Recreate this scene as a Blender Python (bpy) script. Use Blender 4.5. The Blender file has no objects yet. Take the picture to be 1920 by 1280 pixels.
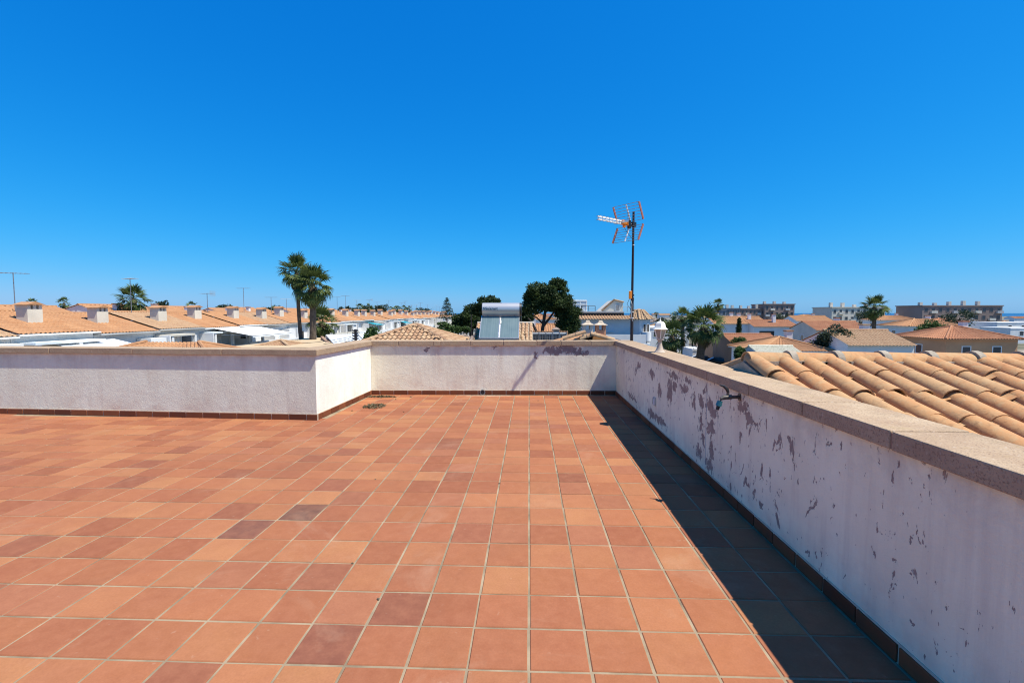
import bpy, bmesh, math, random
import numpy as np
from mathutils import Vector, Matrix

random.seed(7)
RNG = np.random.default_rng(7)
SC = bpy.context.scene
COL = SC.collection
R = math.radians

# ------------------------------------------------------------------ camera
F_PX, EYE = 880.0, 1.6                       # focal length in pixels of the 1920 px wide frame, eye height
PITCH, YAW = math.atan(53 / F_PX), math.atan(32 / F_PX)
cam = bpy.data.cameras.new('camera')
cam.sensor_fit = 'HORIZONTAL'; cam.sensor_width = 36.0; cam.lens = F_PX / 1920 * 36.0
cam.clip_start = 0.05; cam.clip_end = 80000
camo = bpy.data.objects.new('camera', cam); COL.objects.link(camo)
camo.location = (0, 0, EYE); camo.rotation_euler = (math.pi / 2 - PITCH, 0, YAW)
SC.camera = camo

# ------------------------------------------------------------------ world, sun, exposure
SUN_TRAVEL = Vector((-0.487, 0.177, -1.0)).normalized()
to_sun = -SUN_TRAVEL
elev = math.asin(to_sun.z); azim = math.atan2(to_sun.x, to_sun.y)
W = bpy.data.worlds.new('World'); SC.world = W; W.use_nodes = True
wn, wl = W.node_tree.nodes, W.node_tree.links
for n in list(wn): wn.remove(n)
sky = wn.new('ShaderNodeTexSky'); sky.sky_type = 'NISHITA'; sky.sun_disc = False
sky.sun_elevation = elev; sky.sun_rotation = azim
sky.altitude = 0; sky.air_density = 1.0; sky.dust_density = 0.3; sky.ozone_density = 3.0
SKY_GAIN = (0.56, 0.525, 0.80); SKY_GAMMA = (2.45, 0.79, 0.46)
sep = wn.new('ShaderNodeSeparateColor'); comb = wn.new('ShaderNodeCombineColor')
scl = wn.new('ShaderNodeVectorMath'); scl.operation = 'SCALE'; scl.inputs['Scale'].default_value = 0.1
wl.new(sky.outputs[0], scl.inputs[0]); wl.new(scl.outputs[0], sep.inputs[0])
for i in range(3):
    p = wn.new('ShaderNodeMath'); p.operation = 'POWER'; p.inputs[1].default_value = SKY_GAMMA[i]
    m = wn.new('ShaderNodeMath'); m.operation = 'MULTIPLY'; m.inputs[1].default_value = SKY_GAIN[i] * 10
    wl.new(sep.outputs[i], p.inputs[0]); wl.new(p.outputs[0], m.inputs[0]); wl.new(m.outputs[0], comb.inputs[i])
bg = wn.new('ShaderNodeBackground'); bg.inputs['Strength'].default_value = 0.10
wo = wn.new('ShaderNodeOutputWorld')
wl.new(comb.outputs[0], bg.inputs[0]); wl.new(bg.outputs[0], wo.inputs[0])
sun = bpy.data.lights.new('sun', 'SUN'); sun.energy = 5.0; sun.angle = R(0.53); sun.color = (1.0, 0.95, 0.83)
suno = bpy.data.objects.new('sun', sun); COL.objects.link(suno)
suno.rotation_euler = SUN_TRAVEL.to_track_quat('-Z', 'Y').to_euler()
SC.view_settings.view_transform = 'Standard'; SC.view_settings.look = 'None'
SC.view_settings.exposure = 0.55; SC.view_settings.gamma = 1.0
try: SC.view_settings.use_curve_mapping = False
except Exception: pass
SC.render.engine = 'CYCLES'
SC.cycles.max_bounces = 6; SC.cycles.diffuse_bounces = 4; SC.cycles.glossy_bounces = 3
SC.cycles.transparent_max_bounces = 6
SC.cycles.use_denoising = True
SC.cycles.filter_width = 1.1

# ------------------------------------------------------------------ helpers
WLOC = {}                                     # world location of every parent

def link(o): COL.objects.link(o); return o

def thing(name, label, cat, loc=(0, 0, 0), group=None):
    o = link(bpy.data.objects.new(name, None)); o.location = loc; o.empty_display_size = 0.2
    o['label'] = label; o['category'] = cat
    if group: o['group'] = group
    WLOC[o.name] = Vector(loc)
    return o

def tag(o, label, cat, group=None):
    o['label'] = label; o['category'] = cat
    if group: o['group'] = group
    return o

class MB:
    """collects faces in world coordinates; build() links them as ONE mesh object"""
    def __init__(s): s.v = []; s.f = []
    def add(s, vs, fs):
        b = len(s.v); s.v += [tuple(p) for p in vs]; s.f += [tuple(b + i for i in f) for f in fs]; return s
    def box(s, x0, x1, y0, y1, z0, z1):
        return s.add([(x0, y0, z0), (x1, y0, z0), (x1, y1, z0), (x0, y1, z0), (x0, y0, z1), (x1, y0, z1), (x1, y1, z1), (x0, y1, z1)],
                     [(0, 3, 2, 1), (4, 5, 6, 7), (0, 1, 5, 4), (1, 2, 6, 5), (2, 3, 7, 6), (3, 0, 4, 7)])
    def bbox(s, c, u, v, w, hu, hv, hw):
        """box with centre c, unit axes u v w and half sizes"""
        c, u, v, w = Vector(c), Vector(u) * hu, Vector(v) * hv, Vector(w) * hw
        q = [c + u * a + v * b + w * d for d in (-1, 1) for (a, b) in ((-1, -1), (1, -1), (1, 1), (-1, 1))]
        return s.add(q, [(0, 3, 2, 1), (4, 5, 6, 7), (0, 1, 5, 4), (1, 2, 6, 5), (2, 3, 7, 6), (3, 0, 4, 7)])
    def prism(s, poly, z0, z1):
        n = len(poly)
        vs = [(x, y, z0) for x, y in poly] + [(x, y, z1) for x, y in poly]
        return s.add(vs, [tuple(range(n))[::-1], tuple(range(n, 2 * n))] + [(i, (i + 1) % n, n + (i + 1) % n, n + i) for i in range(n)])
    def tube(s, pts, rad, seg=8, cap=True):
        pts = [Vector(p) for p in pts]
        if not isinstance(rad, (list, tuple)): rad = [rad] * len(pts)
        rings = []
        for i, p in enumerate(pts):
            d = (pts[min(i + 1, len(pts) - 1)] - pts[max(i - 1, 0)]).normalized()
            a = Vector((0, 0, 1)) if abs(d.z) < .9 else Vector((1, 0, 0))
            u = d.cross(a).normalized(); w = d.cross(u)
            rings.append([p + (u * math.cos(2 * math.pi * k / seg) + w * math.sin(2 * math.pi * k / seg)) * rad[i] for k in range(seg)])
        vs = [q for r in rings for q in r]; fs = []
        for i in range(len(pts) - 1):
            for k in range(seg):
                a, b = i * seg + k, i * seg + (k + 1) % seg
                fs.append((a, b, b + seg, a + seg))
        if cap: fs += [tuple(range(seg))[::-1], tuple(range((len(pts) - 1) * seg, len(pts) * seg))]
        return s.add(vs, fs)
    def lathe(s, c, prof, seg=16, ax=None, a0=0.0):
        """prof = [(radius, height)] about vertical axis at c"""
        vs, fs = [], []
        for r, h in prof:
            for k in range(seg):
                t = 2 * math.pi * k / seg + a0
                vs.append((c[0] + r * math.cos(t), c[1] + r * math.sin(t), c[2] + h))
        for i in range(len(prof) - 1):
            for k in range(seg):
                a, b = i * seg + k, i * seg + (k + 1) % seg
                fs.append((a, b, b + seg, a + seg))
        fs += [tuple(range(seg))[::-1], tuple(range((len(prof) - 1) * seg, len(prof) * seg))]
        return s.add(vs, fs)
    def build(s, name, mat, parent=None, smooth=False, bevel=0.0, label=None):
        me = bpy.data.meshes.new(name)
        off = WLOC[parent.name] if parent else Vector((0, 0, 0))
        me.from_pydata([(x - off.x, y - off.y, z - off.z) for x, y, z in s.v], [], s.f)
        me.materials.append(mat)
        if smooth is True: me.polygons.foreach_set('use_smooth', [True] * len(me.polygons))
        elif smooth:
            me.polygons.foreach_set('use_smooth', [True] * len(me.polygons)); me.set_sharp_from_angle(angle=R(smooth))
        me.update()
        o = link(bpy.data.objects.new(name, me)); o.parent = parent
        WLOC[o.name] = Vector(off)
        if bevel:
            b = o.modifiers.new('bevel', 'BEVEL'); b.width = bevel; b.segments = 2; b.limit_method = 'ANGLE'
        if label: o['label'] = label
        return o

def child(name, me, parent, M, color=None):
    """shared-mesh copy under parent; M is a world matrix (parents carry translation only)"""
    o = link(bpy.data.objects.new(name, me)); o.parent = parent
    off = WLOC[parent.name]
    o.matrix_local = Matrix.Translation(-off) @ M
    if color: o.color = (*color, 1)
    return o

def ray(x, y):
    d = Vector(((x - 960) / F_PX, -(y - 640) / F_PX, -1)); d.rotate(camo.rotation_euler); return d
def at(x, y, Y):
    """the point at depth Y (metres along the terrace) that the photograph shows at pixel x, y"""
    d = ray(x, y); return Vector((0, 0, EYE)) + d * (Y / d.y)
def onz(x, y, z):
    d = ray(x, y); return Vector((0, 0, EYE)) + d * ((z - EYE) / d.z)
def onx(x, y, X):
    d = ray(x, y); return Vector((0, 0, EYE)) + d * (X / d.x)

# ------------------------------------------------------------------ materials
MATS = {}
class NT:
    def __init__(s, name):
        s.m = bpy.data.materials.new(name); s.m.use_nodes = True
        s.n, s.l = s.m.node_tree.nodes, s.m.node_tree.links
        s.b = s.n['Principled BSDF']; s.out = s.n['Material Output']
        MATS[name] = s.m
    def node(s, t, **kw):
        n = s.n.new(t)
        for k, v in kw.items():
            if k.startswith('_'): n.inputs[k[1:]].default_value = v
            else: setattr(n, k, v)
        return n
    def put(s, inp, v):
        if isinstance(v, bpy.types.NodeSocket): s.l.new(v, inp)
        else: inp.default_value = v
    def pos(s): return s.node('ShaderNodeNewGeometry').outputs['Position']
    def obj(s): return s.node('ShaderNodeTexCoord').outputs['Object']
    def noise(s, vec, scale, detail=4, rough=.55, dist=0.0, stretch=None):
        if stretch:
            mp = s.node('ShaderNodeMapping'); mp.inputs['Scale'].default_value = stretch; s.l.new(vec, mp.inputs[0]); vec = mp.outputs[0]
        n = s.node('ShaderNodeTexNoise'); n.inputs['Scale'].default_value = scale; n.inputs['Detail'].default_value = detail
        n.inputs['Roughness'].default_value = rough; n.inputs['Distortion'].default_value = dist
        s.l.new(vec, n.inputs['Vector']); return n.outputs['Fac']
    def math(s, op, a, b=0.0, c=None, clamp=False):
        n = s.node('ShaderNodeMath', operation=op, use_clamp=clamp); s.put(n.inputs[0], a); s.put(n.inputs[1], b)
        if c is not None: s.put(n.inputs[2], c)
        return n.outputs[0]
    def ramp(s, v, lo, hi, a=0.0, b=1.0):
        n = s.node('ShaderNodeMapRange'); s.put(n.inputs['Value'], v)
        n.inputs['From Min'].default_value = lo; n.inputs['From Max'].default_value = hi
        n.inputs['To Min'].default_value = a; n.inputs['To Max'].default_value = b
        return n.outputs[0]
    def mix(s, f, a, b, mode='MIX'):
        n = s.node('ShaderNodeMix', data_type='RGBA', blend_type=mode)
        s.put(n.inputs[0], f)
        for i, v in ((6, a), (7, b)):
            s.put(n.inputs[i], v if isinstance(v, bpy.types.NodeSocket) else (*v, 1) if len(v) == 3 else v)
        return n.outputs[2]
    def bump(s, h, strength=.3, dist=.01):
        n = s.node('ShaderNodeBump'); n.inputs['Strength'].default_value = strength; n.inputs['Distance'].default_value = dist
        s.l.new(h, n.inputs['Height']); s.l.new(n.outputs[0], s.b.inputs['Normal'])
    def fin(s, col=None, rough=.8, metal=0.0, spec=.3):
        if col is not None: s.put(s.b.inputs['Base Color'], col if isinstance(col, bpy.types.NodeSocket) else (*col, 1))
        s.put(s.b.inputs['Roughness'], rough); s.b.inputs['Metallic'].default_value = metal
        s.b.inputs['Specular IOR Level'].default_value = spec
        return s.m

def mat_plain(name, col, rough=.7, metal=0.0, var=.15, scale=6.0, spec=.3, bump=0.0):
    t = NT(name); p = t.pos(); n = t.noise(p, scale, 5)
    f = t.ramp(n, .3, .7)
    c = t.mix(f, tuple(x * (1 - var) for x in col), tuple(min(1, x * (1 + var)) for x in col))
    if bump: t.bump(t.noise(p, scale * 6, 4), bump, .01)
    return t.fin(c, rough, metal, spec)

def mat_tile(name, base_is_object_color=True):
    t = NT(name); p = t.pos()
    oi = t.node('ShaderNodeObjectInfo').outputs['Color']
    va = t.node('ShaderNodeVertexColor', layer_name='Col').outputs[0]
    c = t.mix(1.0, oi, va, 'MULTIPLY')
    rnd = t.node('ShaderNodeObjectInfo').outputs['Random']
    pv = t.node('ShaderNodeVectorMath', operation='ADD'); t.l.new(p, pv.inputs[0]); t.put(pv.inputs[1], t.math('MULTIPLY', rnd, 60.0)); pw_ = p; p = pv.outputs[0]
    n1 = t.noise(p, 3.6, 4); n2 = t.noise(p, 90, 4, .6); n3 = t.noise(p, 14, 5, .65)
    c = t.mix(t.ramp(n1, .35, .7, 0, .30), c, (.25, .082, .048))
    c = t.mix(t.ramp(n3, .35, .75, 0, .28), c, (.45, .195, .11))
    c = t.mix(t.ramp(n2, .3, .75, 0, .25), c, (.16, .062, .032))
    # pale worn scuffs and dried salts
    s = t.noise(pw_, 1.1, 6, .7, 1.0)
    c = t.mix(t.ramp(s, .56, .78, 0, .30), c, (.46, .30, .20))
    dk = t.noise(pw_, .7, 6, .72, .6)
    c = t.mix(t.ramp(dk, .52, .75, 0, .34), c, (.17, .075, .045))
    s4 = t.noise(p, 26, 3, .5)
    c = t.mix(t.ramp(s4, .69, .76, 0, .16), c, (.50, .36, .26))
    geo = t.node('ShaderNodeSeparateXYZ'); t.l.new(pw_, geo.inputs[0])
    ex = t.math('DIVIDE', t.math('ADD', geo.outputs[0], .80), .75); ey = t.math('DIVIDE', t.math('SUBTRACT', geo.outputs[1], 9.10), .17)
    er = t.math('SQRT', t.math('ADD', t.math('MULTIPLY', ex, ex), t.math('MULTIPLY', ey, ey)))
    wet = t.math('ADD', t.math('SUBTRACT', 1.0, er), t.math('MULTIPLY', t.math('SUBTRACT', t.noise(pw_, 7, 5, .65), .5), 1.2))
    c = t.mix(t.ramp(wet, .0, .6, 0, .6), c, (.50, .40, .29))      # limescale where water stands before the drain
    t.bump(n2, .12, .004)
    return t.fin(c, t.ramp(n3, .3, .7, .68, .85), 0, .10)

def mat_plaster(name, col, peel=None, rough_scale=55., dirt=.5, under=(.20, .135, .105), speck=.62, stains=(), spread=0.0, plane='yz', relief=.5, flake=2.0):
    """painted render; `peel` = list of (u, v, half_u, half_v) flaked patches in the wall plane"""
    t = NT(name); p = t.pos()
    if plane == 'yz':
        sx = t.node('ShaderNodeSeparateXYZ'); t.l.new(p, sx.inputs[0]); uu, vv = sx.outputs[1], sx.outputs[2]
    else:
        sx = t.node('ShaderNodeSeparateXYZ'); t.l.new(p, sx.inputs[0]); uu, vv = sx.outputs[0], sx.outputs[2]
    big = t.noise(p, 1.6, 5, .6); c = t.mix(t.ramp(big, .35, .7, 0, 1), col, tuple(x * k for x, k in zip(col, (.90, .86, .83))))
    streak = t.noise(p, 1.0, 5, .65, 0, (9, 9, .7))
    c = t.mix(t.ramp(streak, .5, .78, 0, dirt * .55), c, (.47, .36, .29))
    low = t.math('MULTIPLY', t.ramp(vv, .55, .08), t.ramp(t.noise(p, 4, 5), .42, .7), clamp=True)
    c = t.mix(t.math('MULTIPLY', low, dirt * .8), c, (.56, .38, .29))
    topd = t.math('MULTIPLY', t.ramp(vv, .70, .97), t.ramp(t.noise(p, 5, 6, .7, .5), .42, .66), clamp=True)
    c = t.mix(t.math('MULTIPLY', topd, dirt * .7), c, (.40, .33, .28))
    for (su, sw, sz, sk, sc) in stains:           # rusty runs below coping joints: u, half width, reach below the coping, strength
        d = t.math('ABSOLUTE', t.math('ADD', t.math('SUBTRACT', uu, su), t.math('MULTIPLY', t.math('SUBTRACT', t.noise(p, 3.0, 3), .5), .12)))
        f = t.math('MULTIPLY', t.ramp(d, 0, sw, 1, 0), t.ramp(vv, 1.0 - sz, .95, 0, 1), clamp=True)
        c = t.mix(t.math('MULTIPLY', f, sk), c, sc)
    fine = t.noise(p, rough_scale, 6, .7); coarse = t.noise(p, 13, 5, .6)
    h = t.math('ADD', t.math('MULTIPLY', fine, .7), t.math('MULTIPLY', coarse, .6))
    mask = None
    edge = t.noise(p, 21, 7, .72, .5, (1, 1, .5))
    if peel:
        w1, w2 = t.noise(p, 11, 4, .6), t.noise(p, 11, 4, .6, 0, (-1.13, 1.07, -.93))
        w3, w4 = t.noise(p, 46, 4, .65), t.noise(p, 46, 4, .65, 0, (-1.1, 1.2, -.9))
        wu = t.math('ADD', uu, t.math('ADD', t.math('MULTIPLY', t.math('SUBTRACT', w1, .5), .26), t.math('MULTIPLY', t.math('SUBTRACT', w3, .5), .06)))
        wv = t.math('ADD', vv, t.math('ADD', t.math('MULTIPLY', t.math('SUBTRACT', w2, .5), .26), t.math('MULTIPLY', t.math('SUBTRACT', w4, .5), .07)))
        acc = None
        for (u0, v0, a, b) in peel:
            cu = t.math('DIVIDE', t.math('SUBTRACT', wu, u0), a); cv = t.math('DIVIDE', t.math('SUBTRACT', wv, v0), b)
            d = t.math('SQRT', t.math('ADD', t.math('MULTIPLY', cu, cu), t.math('MULTIPLY', cv, cv)))
            g = t.math('SUBTRACT', 1.75, d)
            acc = g if acc is None else t.math('MAXIMUM', acc, g)
        s = t.math('ADD', t.math('MULTIPLY', t.math('MAXIMUM', acc, -.5), .34), edge)
        mask = t.ramp(s, .66, .668)
        fl = t.noise(p, 6.5, 6, .66, .8, (1, 1, .5)); fz = t.noise(p, .9, 2)
        m3 = t.ramp(t.math('ADD', fl, t.math('MULTIPLY', t.math('SUBTRACT', fz, .5), .45)), flake, flake + .008)
        mask = t.math('MAXIMUM', mask, m3)
    sp = t.noise(p, 24, 4, .62, .4, (1, 1, .5)); zone = t.noise(p, 1.7, 3)
    s2 = t.math('ADD', sp, t.math('MULTIPLY', t.math('SUBTRACT', zone, .5), .35))
    m2 = t.ramp(s2, speck, speck + .012)
    mask = m2 if mask is None else t.math('MAXIMUM', mask, m2)
    rim = t.noise(p, 30, 3)
    c = t.mix(mask, c, t.mix(t.ramp(coarse, .35, .7), under, tuple(min(1, x * 1.5) for x in under)))
    hh = t.math('SUBTRACT', h, t.math('MULTIPLY', mask, .9))
    t.bump(hh, relief, .012)
    return t.fin(c, .88, 0, .2)

def mat_coping(name):
    t = NT(name); p = t.pos()
    n = t.noise(p, 5, 5); sp = t.noise(p, 120, 3, .6); sp2 = t.noise(p, 60, 4, .7)
    c = t.mix(t.ramp(n, .3, .7), (.38, .26, .165), (.48, .355, .23))
    c = t.mix(t.math('MULTIPLY', t.node('ShaderNodeObjectInfo').outputs['Random'], .45), c, (.30, .205, .135))
    c = t.mix(t.ramp(sp, .52, .64, 0, .75), c, (.17, .11, .075))
    c = t.mix(t.ramp(sp2, .58, .72, 0, .5), c, (.72, .62, .50))
    li = t.noise(p, 2.2, 6, .7)
    c = t.mix(t.ramp(li, .56, .70, 0, .55), c, (.20, .155, .10))
    li2 = t.noise(p, 7, 6, .75)
    c = t.mix(t.ramp(li2, .58, .72, 0, .35), c, (.36, .28, .10))
    t.bump(t.math('ADD', sp, sp2), .35, .006)
    return t.fin(c, .9, 0, .2)

def mat_roof(name, cols, scale=2.2, obj_random=True):
    t = NT(name); p = t.pos()
    oi = t.node('ShaderNodeObjectInfo')
    n = t.noise(p, scale, 5, .65); n2 = t.noise(p, 22, 4, .65); n3 = t.noise(p, scale * 5, 2)
    c = t.mix(t.ramp(n, .3, .68), cols[0], cols[1])
    c = t.mix(t.ramp(n3, .45, .7, 0, .8), c, cols[2])
    if obj_random:
        c = t.mix(t.ramp(oi.outputs['Random'], .3, 1, 0, .65), c, cols[2])
        c = t.mix(t.ramp(oi.outputs['Random'], .35, 0, 0, .5), c, cols[1])
    c = t.mix(t.ramp(n2, .55, .75, 0, .55), c, tuple(x * .45 for x in cols[0]))
    li = t.noise(p, 6, 7, .75, .5)
    c = t.mix(t.ramp(li, .55, .72, 0, .5), c, (.13, .10, .07))
    li2 = t.noise(p, 17, 5, .7)
    c = t.mix(t.ramp(li2, .62, .74, 0, .4), c, (.50, .44, .31))
    t.bump(n2, .35, .012)
    return t.fin(c, .88, 0, .2)

def mat_foliage(name, a, b, scale=1.5, rough=.6):
    t = NT(name); p = t.pos()
    n = t.noise(p, scale, 4); n2 = t.noise(p, scale * 9, 2)
    c = t.mix(t.ramp(n, .35, .68), a, b)
    c = t.mix(t.ramp(n2, .4, .75, 0, .5), c, tuple(x * .5 for x in a))
    t.fin(c, rough, 0, .25)
    tr = t.node('ShaderNodeBsdfTranslucent'); t.l.new(c, tr.inputs[0])
    ms = t.node('ShaderNodeMixShader'); ms.inputs[0].default_value = .22
    t.l.new(t.b.outputs[0], ms.inputs[1]); t.l.new(tr.outputs[0], ms.inputs[2]); t.l.new(ms.outputs[0], t.out.inputs[0])
    return t.m

M_tile = mat_tile('terracotta_tile')
M_grout = mat_plain('grout', (.265, .205, .135), .95, var=.38, scale=4.5, bump=.3, spec=.05)
t = NT('skirting_tile'); _p = t.pos(); _oi = t.node('ShaderNodeObjectInfo').outputs['Random']
_c = t.mix(_oi, (.12, .036, .018), (.23, .075, .032)); _c = t.mix(t.ramp(t.noise(_p, 11, 5), .4, .75, 0, .5), _c, (.11, .045, .03))
M_skirt = t.fin(_c, .65, 0, .15)
M_coping = mat_coping('coping_stone')
M_skmortar = mat_plain('pale_joint_mortar', (.55, .46, .35), .95, var=.2, scale=12, spec=.05)
M_mortar = mat_plain('mortar', (.33, .275, .21), .95, var=.25, scale=14, bump=.5)
M_capstone = mat_plain('cap_stone', (.50, .40, .30), .9, var=.25, scale=9, bump=.4)
M_white = mat_plain('white_paint', (.78, .77, .74), .6, var=.05, scale=3)
M_housewhite = mat_plain('house_white', (.72, .71, .69), .8, var=.09, scale=.7)
M_cream = mat_plain('house_cream', (.60, .55, .46), .85, var=.1, scale=.8)
M_grey = mat_plain('house_grey', (.42, .42, .41), .85, var=.1, scale=.8)
M_villa = mat_plain('villa_render', (.58, .60, .60), .85, var=.07, scale=.8)
M_tan = mat_plain('tan_render', (.48, .36, .22), .85, var=.12, scale=.8)
M_salmon = mat_plain('salmon_render', (.55, .30, .16), .85, var=.1, scale=.8)
M_brick = mat_plain('salmon_brick', (.52, .27, .16), .9, var=.35, scale=14, bump=.5)
M_brown = mat_plain('brown_render', (.30, .19, .13), .85, var=.12, scale=.8)
M_flats = mat_plain('flats_render', (.25, .19, .165), .85, var=.15, scale=.12)
M_flats2 = mat_plain('flats_blue_render', (.16, .19, .22), .85, var=.15, scale=.12)
M_glass = mat_plain('dark_glass', (.03, .045, .06), .12, var=.1, spec=.6)
M_shutter = mat_plain('roller_shutter', (.55, .60, .64), .6, var=.04)
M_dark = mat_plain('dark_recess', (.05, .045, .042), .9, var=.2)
M_black = mat_plain('black_plastic', (.012, .012, .014), .45, var=.1, spec=.5)
M_mast = mat_plain('dark_steel', (.022, .016, .018), .55, var=.25, scale=20, spec=.4)
M_alu = mat_plain('aluminium', (.62, .63, .64), .35, .9, var=.08, spec=.5)
M_steel = mat_plain('stainless_steel', (.60, .57, .54), .34, .55, var=.04, scale=2, spec=.5)
M_galv = mat_plain('galvanised_steel', (.30, .31, .32), .5, .7, var=.15)
M_darkmetal = mat_plain('tarnished_brass', (.13, .115, .10), .5, .6, var=.3, scale=40)
M_orange = mat_plain('orange_plastic', (.80, .25, .02), .45, var=.08, spec=.5)
M_redplate = mat_plain('faded_red_plastic', (.33, .13, .10), .55, var=.1)
M_teal = mat_plain('teal_plastic', (.03, .16, .19), .4, var=.1, spec=.5)
M_tealcloth = mat_plain('teal_awning_cloth', (.015, .24, .30), .8, var=.08)
M_whitecloth = mat_plain('white_awning_cloth', (.80, .80, .80), .85, var=.04)
M_panel = None
t = NT('collector_glass'); _p = t.pos()
_c = t.mix(t.ramp(t.noise(_p, 1.4, 3), .3, .7), (.085, .135, .155), (.12, .17, .185))
_c = t.mix(t.ramp(t.noise(_p, 1, 2, .5, 0, (26, .2, .2)), .45, .6, 0, .35), _c, (.16, .215, .225))
M_panel = t.fin(_c, .45, 0, .2)
M_frost = mat_plain('frosted_lamp_glass', (.30, .265, .225), .35, var=.08, spec=.5)
M_lamp = mat_plain('lamp_white_metal', (.74, .72, .64), .45, var=.06, scale=20, spec=.4)
M_lamppost = mat_plain('lamp_post_aged_white', (.46, .37, .29), .6, var=.15, scale=25)
M_trunk = mat_plain('palm_trunk', (.10, .075, .055), .95, var=.35, scale=5, bump=.6)
M_bark = mat_plain('pine_bark', (.055, .04, .032), .95, var=.35, scale=5, bump=.6)
M_palm = mat_foliage('palm_green', (.045, .075, .02), (.14, .175, .045), 1.2)
M_palmdead = mat_foliage('palm_dead', (.095, .075, .045), (.16, .125, .07), 1.2, .9)
M_pine = mat_foliage('pine_needles', (.021, .042, .012), (.062, .092, .022), .9)
M_pine2 = mat_foliage('dark_pine_needles', (.017, .036, .013), (.042, .070, .020), .9)
M_norfolk = mat_foliage('norfolk_needles', (.03, .055, .035), (.055, .085, .05), .9)
M_bush = mat_foliage('bush_leaves', (.035, .075, .02), (.11, .17, .045), 2.0)
M_dry = mat_foliage('dry_leaves', (.08, .06, .035), (.26, .205, .12), 30, .95)
M_farfol = mat_foliage('distant_foliage', (.03, .05, .03), (.06, .085, .045), .3)
ROOF_CLAY = ((.52, .29, .165), (.66, .43, .26), (.58, .40, .28))
M_roofnear = mat_roof('weathered_clay_roof_tile', ((.40, .175, .075), (.50, .27, .12), (.43, .28, .145)), 4)
M_roofhip = mat_roof('buff_roof_tile', ((.36, .22, .125), (.47, .33, .20), (.29, .155, .09)), 3)
M_rooforange = mat_roof('orange_roof_tile', ((.34, .155, .07), (.46, .25, .125), (.36, .19, .10)), 1.2, True)
M_roofred = mat_roof('red_roof_tile', ((.30, .125, .065), (.42, .20, .105), (.36, .17, .10)), 1.2, False)
M_roofdark = mat_roof('grey_brown_roof_tile', ((.20, .15, .12), (.30, .23, .19), (.25, .19, .15)), 1.2, False)
M_roofpale = mat_roof('pale_roof_tile', ((.50, .47, .36), (.60, .57, .47), (.40, .37, .26)), 1.2, False)
M_pergola = mat_plain('white_sheet_roof', (.66, .71, .73), .6, var=.06, scale=2)
M_carpaint = mat_plain('dark_car_paint', (.012, .014, .02), .25, var=.1, spec=.6)
M_rubber = mat_plain('rubber', (.02, .02, .02), .8, var=.1)

# ------------------------------------------------------------------ the setting: ground, road, sea
def struct(mb, name, mat, parent=None, **k):
    o = mb.build(name, mat, parent, **k); o['kind'] = 'structure'; return o

t = NT('town_ground'); _p = t.pos()
_c = t.mix(t.ramp(t.noise(_p, .05, 6, .7), .4, .62), (.22, .19, .14), (.07, .08, .045))
_c = t.mix(t.ramp(t.noise(_p, .02, 5, .7), .5, .6), _c, (.24, .21, .18)); t.fin(_c, .95, 0, .1); M_ground = t.m
struct(MB().add([(-4000, -300, -6), (4000, -300, -6), (4000, 1150, -6), (700, 1150, -6), (-400, 3200, -6), (-4000, 9000, -6)], [(0, 1, 2, 3, 4, 5)]), 'ground', M_ground)
t = NT('asphalt'); _p = t.pos(); _c = t.mix(t.ramp(t.noise(_p, 2, 6, .7), .35, .7), (.045, .045, .047), (.085, .083, .08))
t.fin(_c, .9, 0, .2); M_asphalt = t.m
struct(MB().box(13, 19, -40, 140, -6.05, -5.99), 'road', M_asphalt)
struct(MB().box(-31, -26, -40, 260, -6.05, -5.99), 'road', M_asphalt)
t = NT('sea_water'); _p = t.pos(); _c = t.mix(t.ramp(t.noise(_p, .004, 5, .6, 0, (.3, 3, 1)), .35, .7), (.008, .06, .15), (.012, .09, .20))
t.bump(t.noise(_p, .06, 6, .7), .5, 1.0); t.fin(_c, .35, 0, .3); M_sea = t.m
struct(MB().add([(-60000, 1100, -8), (60000, 1100, -8), (60000, 60000, -8), (-60000, 60000, -8)], [(0, 1, 2, 3)]), 'sea', M_sea)

# ------------------------------------------------------------------ terrace floor
TP = 0.28                                     # tile pitch across
ROWS = [7.515, 7.253, 6.978, 6.722, 6.46, 6.208, 5.916, 5.685, 5.419, 5.149, 4.901, 4.639, 4.389, 4.087, 3.792, 3.484, 3.179, 2.883, 2.587, 2.3, 2.017][::-1]
while ROWS[0] > -1.6: ROWS.insert(0, ROWS[0] - .286)
while ROWS[-1] < 9.2: ROWS.append(ROWS[-1] + .262)
COLS = [0.003 + TP * i for i in range(-36, 8)]
A_ = Vector((-3.10, 9.06)); B_ = Vector((1.70, 9.19)); C_ = Vector((-3.177, 6.845)); E_ = Vector((-10.2, 7.20)); G_ = Vector((1.70, -2.2))
ZTOP, CTH, OVER, WTH = 1.06, 0.088, 0.0375, 0.30
floor = struct(MB().prism([(-10.2, -2.2), (1.9, -2.2), (1.9, 9.3), (-3.3, 9.3), (-3.3, 7.1), (-10.2, 7.5)], -.25, -.0045), 'terrace_floor', M_grout)

def inside(x, y):
    if x > 1.74 or y > 9.2: return False
    if x < -3.14 and y > 6.87 + (-3.177 - x) * .05: return False
    return True

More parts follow.
